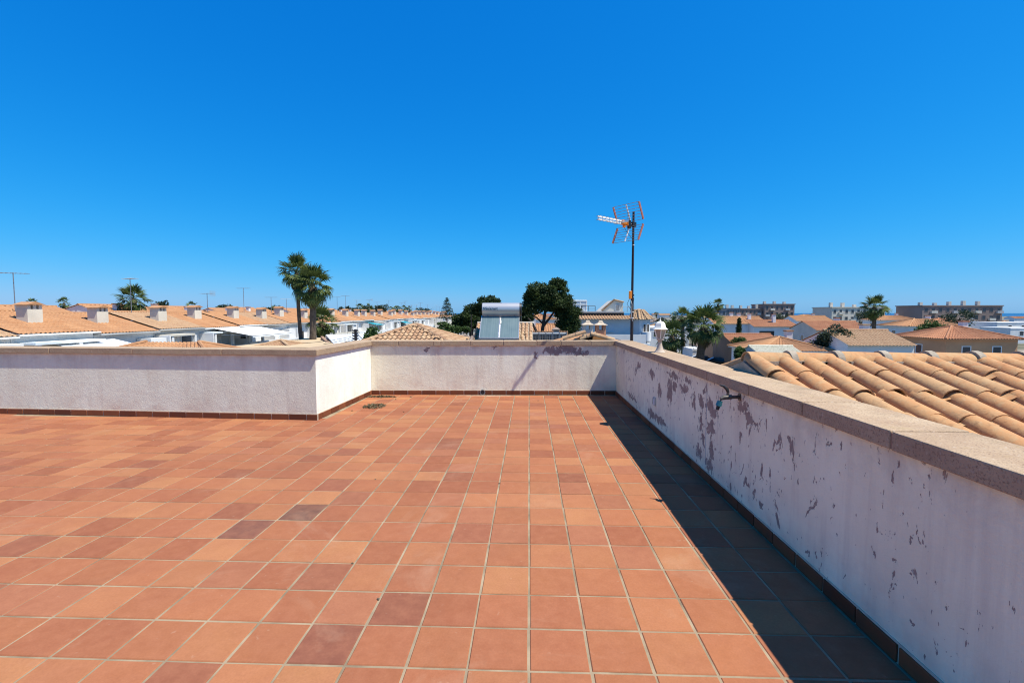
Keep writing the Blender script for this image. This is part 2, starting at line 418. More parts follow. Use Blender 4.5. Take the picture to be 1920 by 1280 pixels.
def tile_mesh(w, d, name='tile'):
    g = .0125; w2, d2 = w / 2 - g / 2, d / 2 - g / 2; b = .004
    vs = [(-w2, -d2, -.012), (w2, -d2, -.012), (w2, d2, -.012), (-w2, d2, -.012),
          (-w2, -d2, -b), (w2, -d2, -b), (w2, d2, -b), (-w2, d2, -b),
          (-w2 + b, -d2 + b, 0), (w2 - b, -d2 + b, 0), (w2 - b, d2 - b, 0), (-w2 + b, d2 - b, 0)]
    fs = [(0, 1, 5, 4), (1, 2, 6, 5), (2, 3, 7, 6), (3, 0, 4, 7), (4, 5, 9, 8), (5, 6, 10, 9), (6, 7, 11, 10), (7, 4, 8, 11), (8, 9, 10, 11)]
    return vs, fs

PAL = [((.47, .195, .105), 30), ((.52, .235, .125), 22), ((.42, .165, .095), 18), ((.55, .27, .14), 10), ((.36, .135, .08), 10), ((.29, .115, .08), 5), ((.44, .19, .12), 12)]
def pick():
    r = random.random() * sum(w for _, w in PAL)
    for c, w in PAL:
        r -= w
        if r <= 0: break
    k = random.uniform(.93, 1.07) * .86
    c = tuple(.8 * x + .2 * m for x, m in zip(c, (.455, .19, .108)))
    return (c[0] * k * .82, c[1] * k * .745, c[2] * k * .62)
SPECIAL = {}
for px_, py_, c in [(560, 962, (.13, .068, .05)), (750, 1140, (.20, .075, .045)), (606, 1208, (.185, .07, .045)), (600, 1080, (.24, .09, .05)), (480, 985, (.16, .07, .05)), (885, 1000, (.26, .095, .052)),
                    (1000, 935, (.40, .18, .085)), (1060, 800, (.27, .10, .058)), (640, 905, (.24, .088, .05)), (660, 850, (.235, .088, .05)), (830, 830, (.24, .095, .055)), (640, 940, (.26, .10, .055))]:
    q = onz(px_, py_, 0)
    i = max(k for k in range(len(COLS)) if COLS[k] <= q.x) if q.x > COLS[0] else 0
    j = max(k for k in range(len(ROWS)) if ROWS[k] <= q.y)
    SPECIAL[(i, j)] = c
cells = []
for j in range(len(ROWS) - 1):
    for i in range(len(COLS) - 1):
        x, y = (COLS[i] + COLS[i + 1]) / 2, (ROWS[j] + ROWS[j + 1]) / 2
        if not inside(x, y): continue
        dx, dy = x, y
        v = camo.rotation_euler.to_matrix().inverted() @ Vector((x, y, -EYE))
        seen = v.z < -.3 and abs(v.x / v.z) < 1.13 and abs(v.y / v.z) < .78
        cells.append((0 if seen else 1, x * x + y * y, i, j, x, y))
cells.sort()
TM = {}
far = MB(); farcol = []
for n_, (s_, d_, i, j, x, y) in enumerate(cells):
    c = SPECIAL.get((i, j)) or pick()
    dd = ROWS[j + 1] - ROWS[j]
    rz = random.gauss(0, .0035); jx, jy = random.gauss(0, .0012), random.gauss(0, .0012)
    tx, ty = random.gauss(0, .0022), random.gauss(0, .0022)
    M = Matrix.Translation((x + jx, y + jy, random.gauss(0, .0005))) @ Matrix.Rotation(rz, 4, 'Z') @ Matrix.Rotation(tx, 4, 'X') @ Matrix.Rotation(ty, 4, 'Y')
    vs, fs = tile_mesh(TP, dd)
    if n_ < 300:
        if j not in TM:
            me = bpy.data.meshes.new('tile'); me.from_pydata(vs, [], fs); me.materials.append(M_tile)
            ca = me.color_attributes.new('Col', 'FLOAT_COLOR', 'POINT'); ca.data.foreach_set('color', [1.0] * 4 * len(vs)); TM[j] = me
        child('tile', TM[j], floor, M, c)
    else:
        far.add([M @ Vector(q) for q in vs], fs); farcol += [(*c, 1)] * len(vs)
fo = far.build('tile_field', M_tile, floor); fo['kind'] = 'stuff'; fo['label'] = 'more distant terracotta floor tiles of the terrace'
ca = fo.data.color_attributes.new('Col', 'FLOAT_COLOR', 'POINT'); ca.data.foreach_set('color', np.array(farcol, dtype=np.float32).ravel())

# ------------------------------------------------------------------ parapet walls
def perp(a, b):
    d = (b - a).normalized(); return d, Vector((-d.y, d.x))

def parapet(name, label, a, b, n_out, mat, face_ext=(0, 0), cop=None, mitre=(0, 0), joints=None, skirt_ext=(0, 0), skew=(0, 0)):
    """wall whose inner face runs a->b; n_out points away from the terrace"""
    d = (b - a).normalized(); L = (b - a).length
    root = thing(name, label, 'wall', (a.x, a.y, 0))
    p0, p1 = a - d * face_ext[0], b + d * face_ext[1]
    body = MB().prism(ccw([p0, p1, p1 + n_out * WTH + d * skew[1], p0 + n_out * WTH + d * skew[0]]), -6, ZTOP - CTH).build('render_coat', mat, root)
    # coping blocks
    c0, c1 = -mitre[0], L + mitre[1]
    js = joints or []
    if not js:
        s = c0 + .45
        while s < c1 - .3: js.append(s); s += random.uniform(.55, .8)
    edges = [c0] + [j for j in js if c0 < j < c1] + [c1]
    for k in range(len(edges) - 1):
        s0, s1 = edges[k] + (.006 if k else 0), edges[k + 1] - (.006 if k < len(edges) - 2 else 0)
        i0, i1, o0, o1 = s0, s1, s0, s1
        if cop and k == 0: i0, o0 = s0 + cop[0][0], s0 + cop[0][1]
        if cop and k == len(edges) - 2: i1, o1 = s1 + cop[1][0], s1 + cop[1][1]
        z = random.gauss(0, .0012)
        q = [a + d * i0 - n_out * OVER, a + d * i1 - n_out * OVER, a + d * o1 + n_out * (WTH + .02), a + d * o0 + n_out * (WTH + .02)]
        MB().prism(ccw(q), ZTOP - CTH + z, ZTOP + z).build('coping_stone', M_coping, root, bevel=.006)
    MB().prism(ccw([a + d * (edges[0] + .06) - n_out * (OVER - .006), a + d * (edges[-1] - .06) - n_out * (OVER - .006), a + d * (edges[-1] - .06) + n_out * WTH, a + d * (edges[0] + .06) + n_out * WTH]), ZTOP - CTH + .004, ZTOP - .009).build('mortar_bed', M_brown, root)
    # skirting tiles
    s = -skirt_ext[0]; end = L + skirt_ext[1]
    MB().prism(ccw([a + d * s - n_out * .006, a + d * end - n_out * .006, a + d * end + n_out * .02, a + d * s + n_out * .02]), -.02, .094).build('skirting_mortar', M_skmortar, root)
    first = True
    while s < end - .03:
        w = min(TP - .004 if not first else .17, end - s); first = False
        g = .006; hh = .084 + random.gauss(0, .0008); th = .014 + random.gauss(0, .0008)
        q = [a + d * (s + g) - n_out * th, a + d * (s + w - g) - n_out * th, a + d * (s + w - g), a + d * (s + g)]
        MB().prism(ccw(q), .0008, hh).build('skirting_tile', M_skirt, root, bevel=.003)
        s += w
    return root

def ccw(q):
    ar = sum(q[i].x * q[(i + 1) % len(q)].y - q[(i + 1) % len(q)].x * q[i].y for i in range(len(q)))
    q = q if ar > 0 else q[::-1]
    return [(p.x, p.y) for p in q]

def peel_px(lst, X):
    out = []
    for (x, y, a, b) in lst:
        p = onx(x, y, X); q = onx(x + a, y, X); r = onx(x, y + b, X)
        out.append((p.y, p.z, abs(q.y - p.y), abs(r.z - p.z)))
    return out
PEEL_R = peel_px([(1262, 703, 9, 4), (1256, 735, 3.5, 17), (1264, 722, 4, 6), (1279, 727, 4, 5), (1286, 731, 4, 6), (1301, 755, 3, 14), (1316, 754, 4, 11), (1332, 760, 6, 10), (1339, 776, 3, 9), (1313, 793, 3, 14), (1318, 822, 3, 7), (1333, 801, 6, 9),
                  (1395, 763, 8, 8), (1401, 784, 3, 14), (1221, 774, 5, 7), (1232, 784, 6, 6), (1243, 792, 6, 5), (1237, 733, 2.5, 9), (1310, 846, 4, 10), (1336, 846, 4, 13), (1222, 700, 4, 7), (1198, 686, 3, 4), (1186, 745, 8, 3), (1330, 870, 5, 6), (1400, 905, 3, 5),
                  (1427, 945, 4, 6), (1412, 796, 5, 4), (1290, 712, 4, 5)], 1.70)
b0 = onz(1060, 660, 1.0)
def backpx(lst): 
    out = []
    for (x, y, a, b) in lst:
        p = at(x, y, 9.15); q = at(x + a, y + b, 9.15); out.append((p.x, p.z, abs(q.x - p.x), abs(q.z - p.z)))
    return out
PEEL_B = backpx([(1032, 657, 9, 5), (1045, 660, 6, 5), (1065, 655, 14, 6), (1085, 660, 8, 5), (1098, 663, 4, 4), (1005, 667, 3, 3), (803, 654, 3, 4), (927, 650, 3, 2), (1019, 660, 3, 3)])
M_wallB = mat_plaster('back_wall_render', (.84, .80, .645), PEEL_B, 60, .75, under=(.25, .19, .17), speck=.78, plane='xz', relief=.6,
                      stains=[(at(824, 700, 9.15).x, .10, .8, .5, (.52, .33, .26)), (at(938, 700, 9.15).x, .09, .9, .45, (.52, .36, .25)), (at(1010, 700, 9.15).x, .14, .5, .2, (.5, .4, .36)), (at(760, 700, 9.15).x, .3, .5, .15, (.5, .38, .33))])
M_wallR = mat_plaster('right_wall_render', (.90, .85, .63), PEEL_R, 45, .6, under=(.27, .205, .165), speck=.645, flake=.655, plane='yz', relief=.55,
                      stains=[(onx(1165, 690, 1.70).y, .4, .7, .5, (.5, .33, .27)), (onx(1272, 790, 1.70).y, .12, .9, .35, (.56, .40, .32)), (onx(1385, 800, 1.70).y, .1, .8, .35, (.55, .4, .33))])
M_wallL = mat_plaster('left_wall_render', (.91, .89, .80), None, 60, .35, speck=.745, plane='yz', relief=.5)
M_wallF = mat_plaster('front_left_wall_render', (.84, .805, .645), None, 60, .6, speck=.78, plane='xz', relief=.6, stains=[(-3.7, .12, .6, .3, (.4, .33, .3))])

dB, _ = perp(A_, B_); nB = Vector((-dB.y, dB.x))
dJ, _ = perp(C_, A_); nJ = Vector((-dJ.y, dJ.x))
dF, _ = perp(C_, E_); nF = Vector((dF.y, -dF.x))
parapet('parapet_wall', 'weathered pale wall along the far end of the tiled terrace', A_, B_, nB, M_wallB, face_ext=(0, .28), mitre=(0, 0),
        cop=((OVER, -.32), (-OVER, .32)), joints=[.55, 1.24, 1.38, 1.95, 2.6, 3.25, 3.72, 4.3])
parapet('parapet_wall', 'bright white short side wall of the left-hand corner step', C_, A_, nJ, M_wallL, face_ext=(0, -.004), mitre=(0, 0), skew=(.30, 0),
        cop=((-OVER, .32), (-OVER, .32)), joints=[1.3])
parapet('parapet_wall', 'grey-white wall left of the corner step, facing the camera', C_, E_, nF, M_wallF, face_ext=(-.001, 0), skew=(.305, 0), cop=((OVER - 2 * OVER, .32), (0, 0)), joints=[1.45, 2.9, 4.3, 5.6], skirt_ext=(.014, 0))
parapet('parapet_wall', 'shaded right-hand wall with big flakes of peeling white paint', B_ + Vector((0, -.0)), G_, Vector((1, 0)), M_wallR, face_ext=(-.004, 0),
        cop=((OVER, -.32), (0, 0)), joints=[1.0, 1.62, 2.23, 2.92, 3.52, 4.18, 4.76, 5.6, 6.3, 7.0, 7.7, 8.4, 9.2, 10, 10.7])

# hairline movement joint in the right wall, drain spout, socket, tap
p = onx(1324, 800, 1.70)
MB().box(1.6975, 1.70, p.y - .0022, p.y + .0022, .09, ZTOP - CTH).build('movement_joint', M_grey, bpy.data.objects['parapet_wall.003'])
p = at(905, 738, 9.12)
o = thing('drain_spout', 'round black drain hole at the foot of the far wall', 'drain', (p.x, p.y, p.z))
yw = A_.y + (p.x - A_.x) * (B_.y - A_.y) / (B_.x - A_.x)
mb = MB(); seg = 20
for k in range(seg):
    a0, a1 = 2 * math.pi * k / seg, 2 * math.pi * (k + 1) / seg
    q = []
    for r_, y_ in ((.054, yw - .0225), (.041, yw - .0225)):
        q += [(p.x + r_ * math.cos(a0), y_, .052 + r_ * math.sin(a0)), (p.x + r_ * math.cos(a1), y_, .052 + r_ * math.sin(a1))]
    mb.add(q, [(0, 1, 3, 2)])
mb.build('pipe_rim', M_galv, o)
mb = MB(); mb.tube([(p.x, yw - .022, .052), (p.x, yw + .05, .052)], .0425, 20, cap=False); mb.build('pipe', M_black, o)
mb = MB(); mb.tube([(p.x, yw - .0165, .052), (p.x, yw - .0160, .052)], .0415, 20); mb.build('pipe_dark_inside', M_black, o)

p = onx(1228, 752, 1.70)
o = thing('wall_socket', 'small cream outdoor socket plate low on the peeling wall', 'socket', (1.70, p.y, p.z))
MB().box(1.684, 1.70, p.y - .06, p.y + .06, p.z - .055, p.z + .055).build('plate', M_cream, o, bevel=.004)
MB().box(1.676, 1.684, p.y - .042, p.y - .004, p.z - .038, p.z + .038).build('flap', M_white, o, bevel=.003)
MB().box(1.6805, 1.684, p.y + .012, p.y + .045, p.z - .04, p.z + .04).build('flap', M_dark, o, bevel=.002)

p = onx(1387, 744, 1.70)
o = thing('garden_tap', 'wall tap with black lever and teal hose connector', 'tap', tuple(p))
mb = MB(); mb.tube([(1.70, p.y, p.z), (1.62, p.y, p.z - .003)], .013, 10); mb.tube([(1.701, p.y, p.z), (1.694, p.y, p.z)], .03, 14)
mb.build('inlet_pipe', M_darkmetal, o, smooth=40)
mb = MB(); mb.tube([(1.635, p.y, p.z), (1.575, p.y, p.z - .004), (1.552, p.y, p.z - .014), (1.545, p.y, p.z - .04)], [.019, .019, .017, .015], 12)
mb.tube([(1.605, p.y, p.z + .01), (1.605, p.y, p.z + .036)], .011, 10); mb.build('valve_body', M_darkmetal, o, smooth=40)
mb = MB(); pts = [(1.607, p.y, p.z + .036), (1.600, p.y + .006, p.z + .062), (1.578, p.y + .014, p.z + .084), (1.545, p.y + .02, p.z + .094)]
mb.tube(pts, [.012, .014, .011, .005], 8); mb.build('lever', M_black, o, smooth=40)
mb = MB(); mb.tube([(1.545, p.y, p.z - .034), (1.538, p.y, p.z - .056)], .021, 10); mb.tube([(1.538, p.y, p.z - .056), (1.532, p.y, p.z - .074)], .023, 10); mb.build('hose_connector', M_teal, o, smooth=40)
mb = MB(); mb.tube([(1.532, p.y, p.z - .074), (1.524, p.y, p.z - .105)], [.015, .013], 10); mb.build('hose_nozzle', M_black, o, smooth=40)

# ------------------------------------------------------------------ debris
def leaf_bits(c, rx, ry, n, size, h, seed):
    rg = random.Random(seed); mb = MB()
    for _ in range(n):
        a, r = rg.uniform(0, 6.28), rg.random() ** .6
        x, y = c[0] + rx * r * math.cos(a), c[1] + ry * r * math.sin(a)
        z = .003 + h * max(0, 1 - r) * rg.random()
        u = Vector((rg.gauss(0, 1), rg.gauss(0, 1), rg.gauss(0, .5))).normalized(); v = u.cross(Vector((rg.gauss(0, .4), rg.gauss(0, .4), 1))).normalized()
        s = size * rg.uniform(.5, 1.4); q = Vector((x, y, z + s * .25))
        mb.add([q - u * s, q + v * s * .4 + Vector((0, 0, s * .2)), q + u * s, q - v * s * .4], [(0, 1, 2, 3)])
    return mb
c = onz(702, 762, 0); o = leaf_bits(c, .19, .20, 420, .022, .035, 1).build('leaf_litter', M_dry); tag(o, 'small heap of dry leaf litter on the tiles', 'debris'); o['kind'] = 'stuff'
c = onz(716, 743.5, 0); c.y -= .04; o = leaf_bits(c, .30, .07, 380, .02, .03, 2).build('leaf_litter', M_dry); tag(o, 'dry leaves swept into the corner by the skirting', 'debris'); o['kind'] = 'stuff'
def bit(px_, py_, s, label, mat):
    c = onz(px_, py_, 0); rg = random.Random(int(px_ * 7 + py_)); bm = bmesh.new(); bmesh.ops.create_icosphere(bm, subdivisions=1, radius=s)
    for v in bm.verts: v.co = Vector((v.co.x * rg.uniform(.8, 1.5), v.co.y * rg.uniform(.6, 1.1), max(-.1 * s, v.co.z * rg.uniform(.4, .9))))
    me = bpy.data.meshes.new('dead_leaf'); bm.to_mesh(me); bm.free(); me.materials.append(mat)
    o = link(bpy.data.objects.new('dead_leaf', me)); o.location = (c.x, c.y, .002 + s * .1); tag(o, label, 'leaf', 'leaf bits lying on the tiles'); WLOC[o.name] = c
for a in [(709, 1123, .008, 'dark curled leaf on a grout joint, nearest the camera', M_trunk), (661, 1056, .008, 'brown leaf bit where two grout lines cross, left of centre', M_palmdead), (936, 906, .008, 'dark leaf bit on the joint in mid terrace', M_trunk),
          (704, 899, .009, 'small brown leaf bit far left of the middle joint', M_trunk), (899, 766, .013, 'tiny dark leaf near the drain hole', M_trunk), (1009, 751, .013, 'single tiny dark crumb right of the drain hole', M_trunk),
          (770, 744, .02, 'dark leaf by the skirting right of the leaf heap', M_trunk), (742, 749, .016, 'brown leaf right of the leaf heap', M_palmdead), (660, 770, .015, 'brown leaf left of the leaf heap', M_palmdead), (757, 772, .014, 'brown crumb on the tiles right of the heap', M_trunk)]: bit(*a)

# ------------------------------------------------------------------ coping lantern
p = onz(1237, 659.5, ZTOP); LX, LY = 1.80, p.y * 1.80 / p.x
LB = Vector((LX, LY, ZTOP)); k = .46 / .46
o = thing('coping_lantern', 'white lantern on a flared post on the right-hand coping', 'lantern', tuple(LB))
MB().lathe(LB, [(.075, 0), (.075, .008), (.066, .014), (.052, .035), (.038, .07), (.029, .11), (.025, .145), (.03, .150), (.03, .160), (.025, .165)], 20).build('post', M_lamppost, o, smooth=35)
a0 = R(22)
MB().lathe(LB, [(.03, .165), (.047, .17), (.05, .19), (.05, .196), (.044, .2)], 6, a0=a0).build('cup', M_lamppost, o)
MB().lathe(LB, [(.044, .198), (.082, .315)], 6, a0=a0).build('glass', M_frost, o)
for k in range(6):
    a = a0 + k * math.pi / 3
    MB().tube([(LX + .046 * math.cos(a), LY + .046 * math.sin(a), ZTOP + .197), (LX + .085 * math.cos(a), LY + .085 * math.sin(a), ZTOP + .317)], .006, 6).build('frame_bar', M_lamp, o)
MB().lathe(LB, [(.09, .313), (.112, .318), (.112, .325), (.094, .333), (.080, .350), (.074, .378), (.066, .400), (.050, .418), (.028, .428), (.012, .431), (.008, .436), (.012, .444), (.006, .452), (.004, .475), (.001, .477)], 6, a0=a0).build('roof', M_lamp, o, smooth=25)

# ------------------------------------------------------------------ TV aerial on the mast
MX, MY = 2.0, 9.22
topz = at(1184, 397, MY).z
o = thing('television_aerial', 'orange and grey television aerial on a tall dark mast', 'aerial', (MX, MY, 0))
MB().tube([(MX, MY, -.2), (MX, MY, 1.9)], .030, 12).build('mast', M_mast, o, smooth=40)
MB().tube([(MX, MY, 1.86), (MX, MY, topz)], .022, 12).build('mast', M_mast, o, smooth=40)
MB().tube([(MX, MY, 1.84), (MX, MY, 1.90)], .034, 12).build('mast_joint', M_mast, o, smooth=40)
for z in (.35, .8): MB().box(MX - .06, MX + .035, MY - .035, MY + .035, z, z + .04).build('wall_bracket', M_galv, o)
zc = at(1183, 421, MY).z
tip = at(1121, 408, 8.56)
bdir = (tip - Vector((MX, MY, zc))); BL = bdir.length; bdir.normalize()
wdir = Vector((bdir.y, -bdir.x, 0)).normalized(); wdir = -wdir if wdir.y > 0 else wdir
ndir = wdir.cross(bdir); ndir = ndir if ndir.z > 0 else -ndir
O = Vector((MX, MY, zc))
P_ = lambda b, w, n: O + bdir * b + wdir * w + ndir * n
MB().bbox(P_(.0, 0, 0), bdir, wdir, ndir, .05, .035, .045).build('clamp', M_black, o, bevel=.004)
MB().tube([P_(-.03, 0, 0), P_(.40, 0, 0)], .011, 8).build('boom', M_alu, o)
MB().bbox(P_(.13, 0, -.01), bdir, wdir, ndir, .03, .025, .075).build('reflector_hub', M_black, o, bevel=.004)
# corner reflector: two raked grids
HW = .30
for sgn in (1, -1):
    base, tipn = P_(.10, 0, .045 * sgn), P_(.24, 0, .345 * sgn)
    dv = tipn - base; nv = dv.cross(wdir).normalized()
    for k in range(7):
        q = base + dv * (k / 6.0)
        MB().tube([q - wdir * HW, q + wdir * HW], .0046, 6).build('reflector_rod', M_galv, o)
    for s2 in (-1, 1):
        q0, q1 = base + wdir * HW * s2, tipn + wdir * HW * s2
        d2 = (q1 - q0).normalized()
        MB().bbox((q0 + q1) / 2, d2, wdir, nv, (q1 - q0).length / 2, .008, .020).build('reflector_side_plate', M_redplate, o)
    MB().bbox((base + tipn) / 2 + nv * .008, dv.normalized(), wdir, nv, dv.length / 2, .012, .004).build('reflector_rib', M_white, o)
    MB().tube([P_(.16, 0, 0), base + dv * .55], .005, 6).build('reflector_strut', M_galv, o)
# dipole box
mb = MB(); mb.bbox(P_(.30, 0, 0), bdir, wdir, ndir, .065, .042, .042); mb.build('dipole_box', M_orange, o, bevel=.015)
MB().tube([P_(.27, 0, -.02), P_(.28, 0, -.085)], .030, 12).build('dipole_box_cap', M_orange, o, smooth=40)
MB().bbox(P_(.225, 0, 0), bdir, wdir, ndir, .012, .052, .052).build('dipole_box_flange', M_orange, o, bevel=.004)
for s2 in (-1, 1):
    MB().bbox(P_(.36, s2 * .085, 0), wdir, bdir, ndir, .07, .010, .018).build('dipole', M_alu, o)
    MB().bbox(P_(.36 + (BL - .36) / 2, 0, s2 * .024), bdir, wdir, ndir, (BL - .36) / 2, .008, .014).build('director_rail', M_white, o)
for k in range(7):
    b = .42 + k * (BL - .44) / 6
    MB().bbox(P_(b, 0, 0), ndir, wdir, bdir, .034, .010, .004).build('director_spacer', M_alu, o)
    for s2 in (-1, 1):
        MB().tube([P_(b, -.062, s2 * .034), P_(b, .062, s2 * .034)], .004, 6).build('director', M_galv, o)
# mast amplifier and cables
pa = at(1179, 553, MY)
MB().box(MX - .075, MX - .018, MY - .06, MY - .02, pa.z - .075, pa.z + .075).build('amplifier_box', M_orange, o, bevel=.008)
MB().box(MX - .028, MX + .03, MY - .03, MY + .03, pa.z - .02, pa.z + .01).build('amplifier_clamp', M_black, o)
for dx, z1, sw in ((-.06, pa.z - .36, -.05), (-.045, pa.z - .5, .03), (-.03, pa.z - .42, -.015)):
    MB().tube([(MX + dx, MY - .04, pa.z - .07), (MX + dx + sw, MY - .05, pa.z - .18), (MX + dx * .6 + sw * .3, MY - .045, z1 + .1), (MX + .0, MY - .035, z1)], .0042, 6).build('cable', M_black if sw < 0 else M_white, o)
MB().tube([P_(.28, 0, -.08), P_(.2, 0, -.16), Vector((MX - .02, MY - .03, zc - .28)), Vector((MX - .024, MY - .024, zc - .6)), Vector((MX - .026, MY - .02, pa.z + .08))], .004, 6).build('cable', M_black, o)
for z in (pa.z - .33, 1.5, 2.9): MB().tube([(MX, MY, z), (MX, MY, z + .012)], .033 if z < 1.9 else .026, 10).build('cable_tie', M_white, o)
print('TERRACE DONE')

# ================================================================== beyond the terrace
def wave(mb, e0, e1, r0, r1, pitch=.22, amp=.035, rows=8, sub=4, step=.018):
    """a slope of curved tiles: eaves e0->e1, top r0->r1, corrugated across and stepped down the slope"""
    e0, e1, r0, r1 = map(Vector, (e0, e1, r0, r1))
    L = max((e1 - e0).length, (r1 - r0).length); n = max(4, int(L / pitch) * sub)
    ud = (e1 - e0) if (e1 - e0).length > .01 else (r1 - r0)
    ud = ud.normalized()
    up = ((r0 + r1) / 2 - (e0 + e1) / 2); nrm = ud.cross(up).normalized()
    if nrm.z < 0: nrm = -nrm
    vs, fs = [], []
    vals = []
    for k in range(rows):
        vals += [(k / rows, 1), ((k + 1) / rows - 1e-3, 0)]
    for (v, lift) in vals:
        a, b = e0.lerp(r0, v), e1.lerp(r1, v)
        L_ = (b - a).length
        off = (a - e0).dot(ud)
        for i in range(n + 1):
            q = a.lerp(b, i / n); d = (off + L_ * i / n)
            h = amp * math.sin(2 * math.pi * d / pitch) + (step if lift else 0)
            q = q + nrm * h; vs.append(q)
    for k in range(len(vals) - 1):
        for i in range(n):
            a = k * (n + 1) + i; fs.append((a, a + 1, a + n + 2, a + n + 1))
    mb.add(vs, fs)
    return mb

def cover_mesh(name, L=.42, r0=.085, r1=.07, seg=7, th=.012, mat=None):
    """one barrel tile: convex, tapered, lying along +Y (down-slope end at y = 0)"""
    vs, fs = [], []
    for (y, r) in ((0, r0), (L, r1)):
        for k in range(seg + 1):
            a = math.pi * k / seg; vs.append((r * math.cos(a), y, r * math.sin(a) * .85))
        for k in range(seg + 1):
            a = math.pi * k / seg; vs.append(((r - th) * math.cos(a), y, (r - th) * math.sin(a) * .85))
    n = seg + 1
    for k in range(seg):
        fs += [(k, k + 1, 2 * n + k + 1, 2 * n + k), (n + k + 1, n + k, 3 * n + k, 3 * n + k + 1), (k + 1, k, n + k, n + k + 1), (2 * n + k, 2 * n + k + 1, 3 * n + k + 1, 3 * n + k)]
    fs += [(0, 2 * n, 3 * n, n), (n - 1, 2 * n - 1, 4 * n - 1, 3 * n - 1)]
    me = bpy.data.meshes.new(name); me.from_pydata(vs, [], fs); me.materials.append(mat)
    me.polygons.foreach_set('use_smooth', [True] * len(me.polygons)); me.set_sharp_from_angle(angle=R(40)); return me

def lay(me, name, parent, p, down, nrm, jit=.01):
    """put a tile so its lower end is at p, running up-slope, outer side along nrm"""
    y = -Vector(down).normalized(); z = Vector(nrm).normalized(); x = y.cross(z).normalized(); z = x.cross(y)
    M = Matrix((x, y, z)).transposed().to_4x4()
    M = Matrix.Translation(Vector(p) + Vector((random.gauss(0, jit), random.gauss(0, jit), abs(random.gauss(0, jit * .4))))) @ M @ Matrix.Rotation(random.gauss(0, jit * 2.2), 4, 'Z')
    return child(name, me, parent, M)

# ------------------------------------------------------------------ leaves, palms, trees
def cloud(blobs, seed, size=.2, aspect=.45, flat=.0, shell=.55):
    """many small leaf faces spread through ellipsoid clumps (centre, radii, count)"""
    rg = np.random.default_rng(seed); V = []
    for (c, r, n) in blobs:
        d = rg.normal(size=(n, 3)); d /= np.linalg.norm(d, axis=1)[:, None]
        rad = shell + (1 - shell) * rg.random(n) ** .7
        p = np.array(c) + d * np.array(r) * rad[:, None] * (1 + .18 * rg.normal(size=n))[:, None]
        u = d * .6 + rg.normal(size=(n, 3)) * .7; u /= np.linalg.norm(u, axis=1)[:, None]
        w = np.cross(u, rg.normal(size=(n, 3))); w /= np.linalg.norm(w, axis=1)[:, None]
        s = size * rg.uniform(.6, 1.4, n)[:, None]
        V.append(np.stack([p - u * s, p + w * s * aspect, p + u * s, p - w * s * aspect], 1))
    V = np.concatenate(V).reshape(-1, 3)
    return V

def cloud_obj(name, V, mat, parent=None):
    n = len(V) // 4; me = bpy.data.meshes.new(name)
    off = WLOC[parent.name] if parent else Vector((0, 0, 0))
    V = V - np.array(off)
    me.vertices.add(len(V)); me.vertices.foreach_set('co', V.astype(np.float32).ravel())
    me.loops.add(4 * n); me.loops.foreach_set('vertex_index', np.arange(4 * n, dtype=np.int32))
    me.polygons.add(n); me.polygons.foreach_set('loop_start', np.arange(0, 4 * n, 4, dtype=np.int32)); me.polygons.foreach_set('loop_total', np.full(n, 4, dtype=np.int32))
    me.materials.append(mat); me.update(); me.validate()
    o = link(bpy.data.objects.new(name, me)); o.parent = parent; WLOC[o.name] = Vector(off); return o

def frond_mesh(name, mat, seed, droop, nseg=17, L=.9, rad=.95, spread=105):
    rg = random.Random(seed); vs, fs = [], []
    def add(v, f): 
        b = len(vs); vs.extend(v); fs.extend([tuple(b + i for i in q) for q in f])
    w = .028
    add([(0, -w, 0), (0, w, 0), (L, w * .6, .02), (L, -w * .6, .02), (0, 0, -w * 1.3), (L, 0, -.01)], [(0, 1, 2, 3), (0, 3, 5, 4), (1, 4, 5, 2)])
    for k in range(nseg):
        a = R(-spread + 2 * spread * k / (nseg - 1)) + rg.gauss(0, .03)
        rr = rad * (1 - .25 * abs(a) / R(spread)) * rg.uniform(.88, 1.08)
        d = Vector((math.cos(a), math.sin(a), 0)); s = Vector((-d.y, d.x, 0))
        def pt(t, off):
            q = Vector((L, 0, 0)) + d * rr * t * (1 - .18 * droop * t * t) + s * off
            q.z += .10 * t - droop * .62 * rr * t ** 2.6 + (.03 if off else 0) + rg.gauss(0, .012) * t
            return q
        wd = .055 * rg.uniform(.8, 1.15)
        add([pt(.03, 0), pt(.45, wd), pt(.45, -wd), pt(.78, wd * .55), pt(.78, -wd * .55), pt(1.0, 0)], [(0, 2, 1), (1, 2, 4, 3), (3, 4, 5)])
    me = bpy.data.meshes.new(name); me.from_pydata([tuple(v) for v in vs], [], fs); me.materials.append(mat); return me
FR = [frond_mesh('frond', M_palm, i, d) for i, d in enumerate((.25, .5, .8, 1.1))]
FRD = [frond_mesh('dead_frond', M_palmdead, 10 + i, d, 11, .6, .8, 70) for i, d in enumerate((.6, .9))]

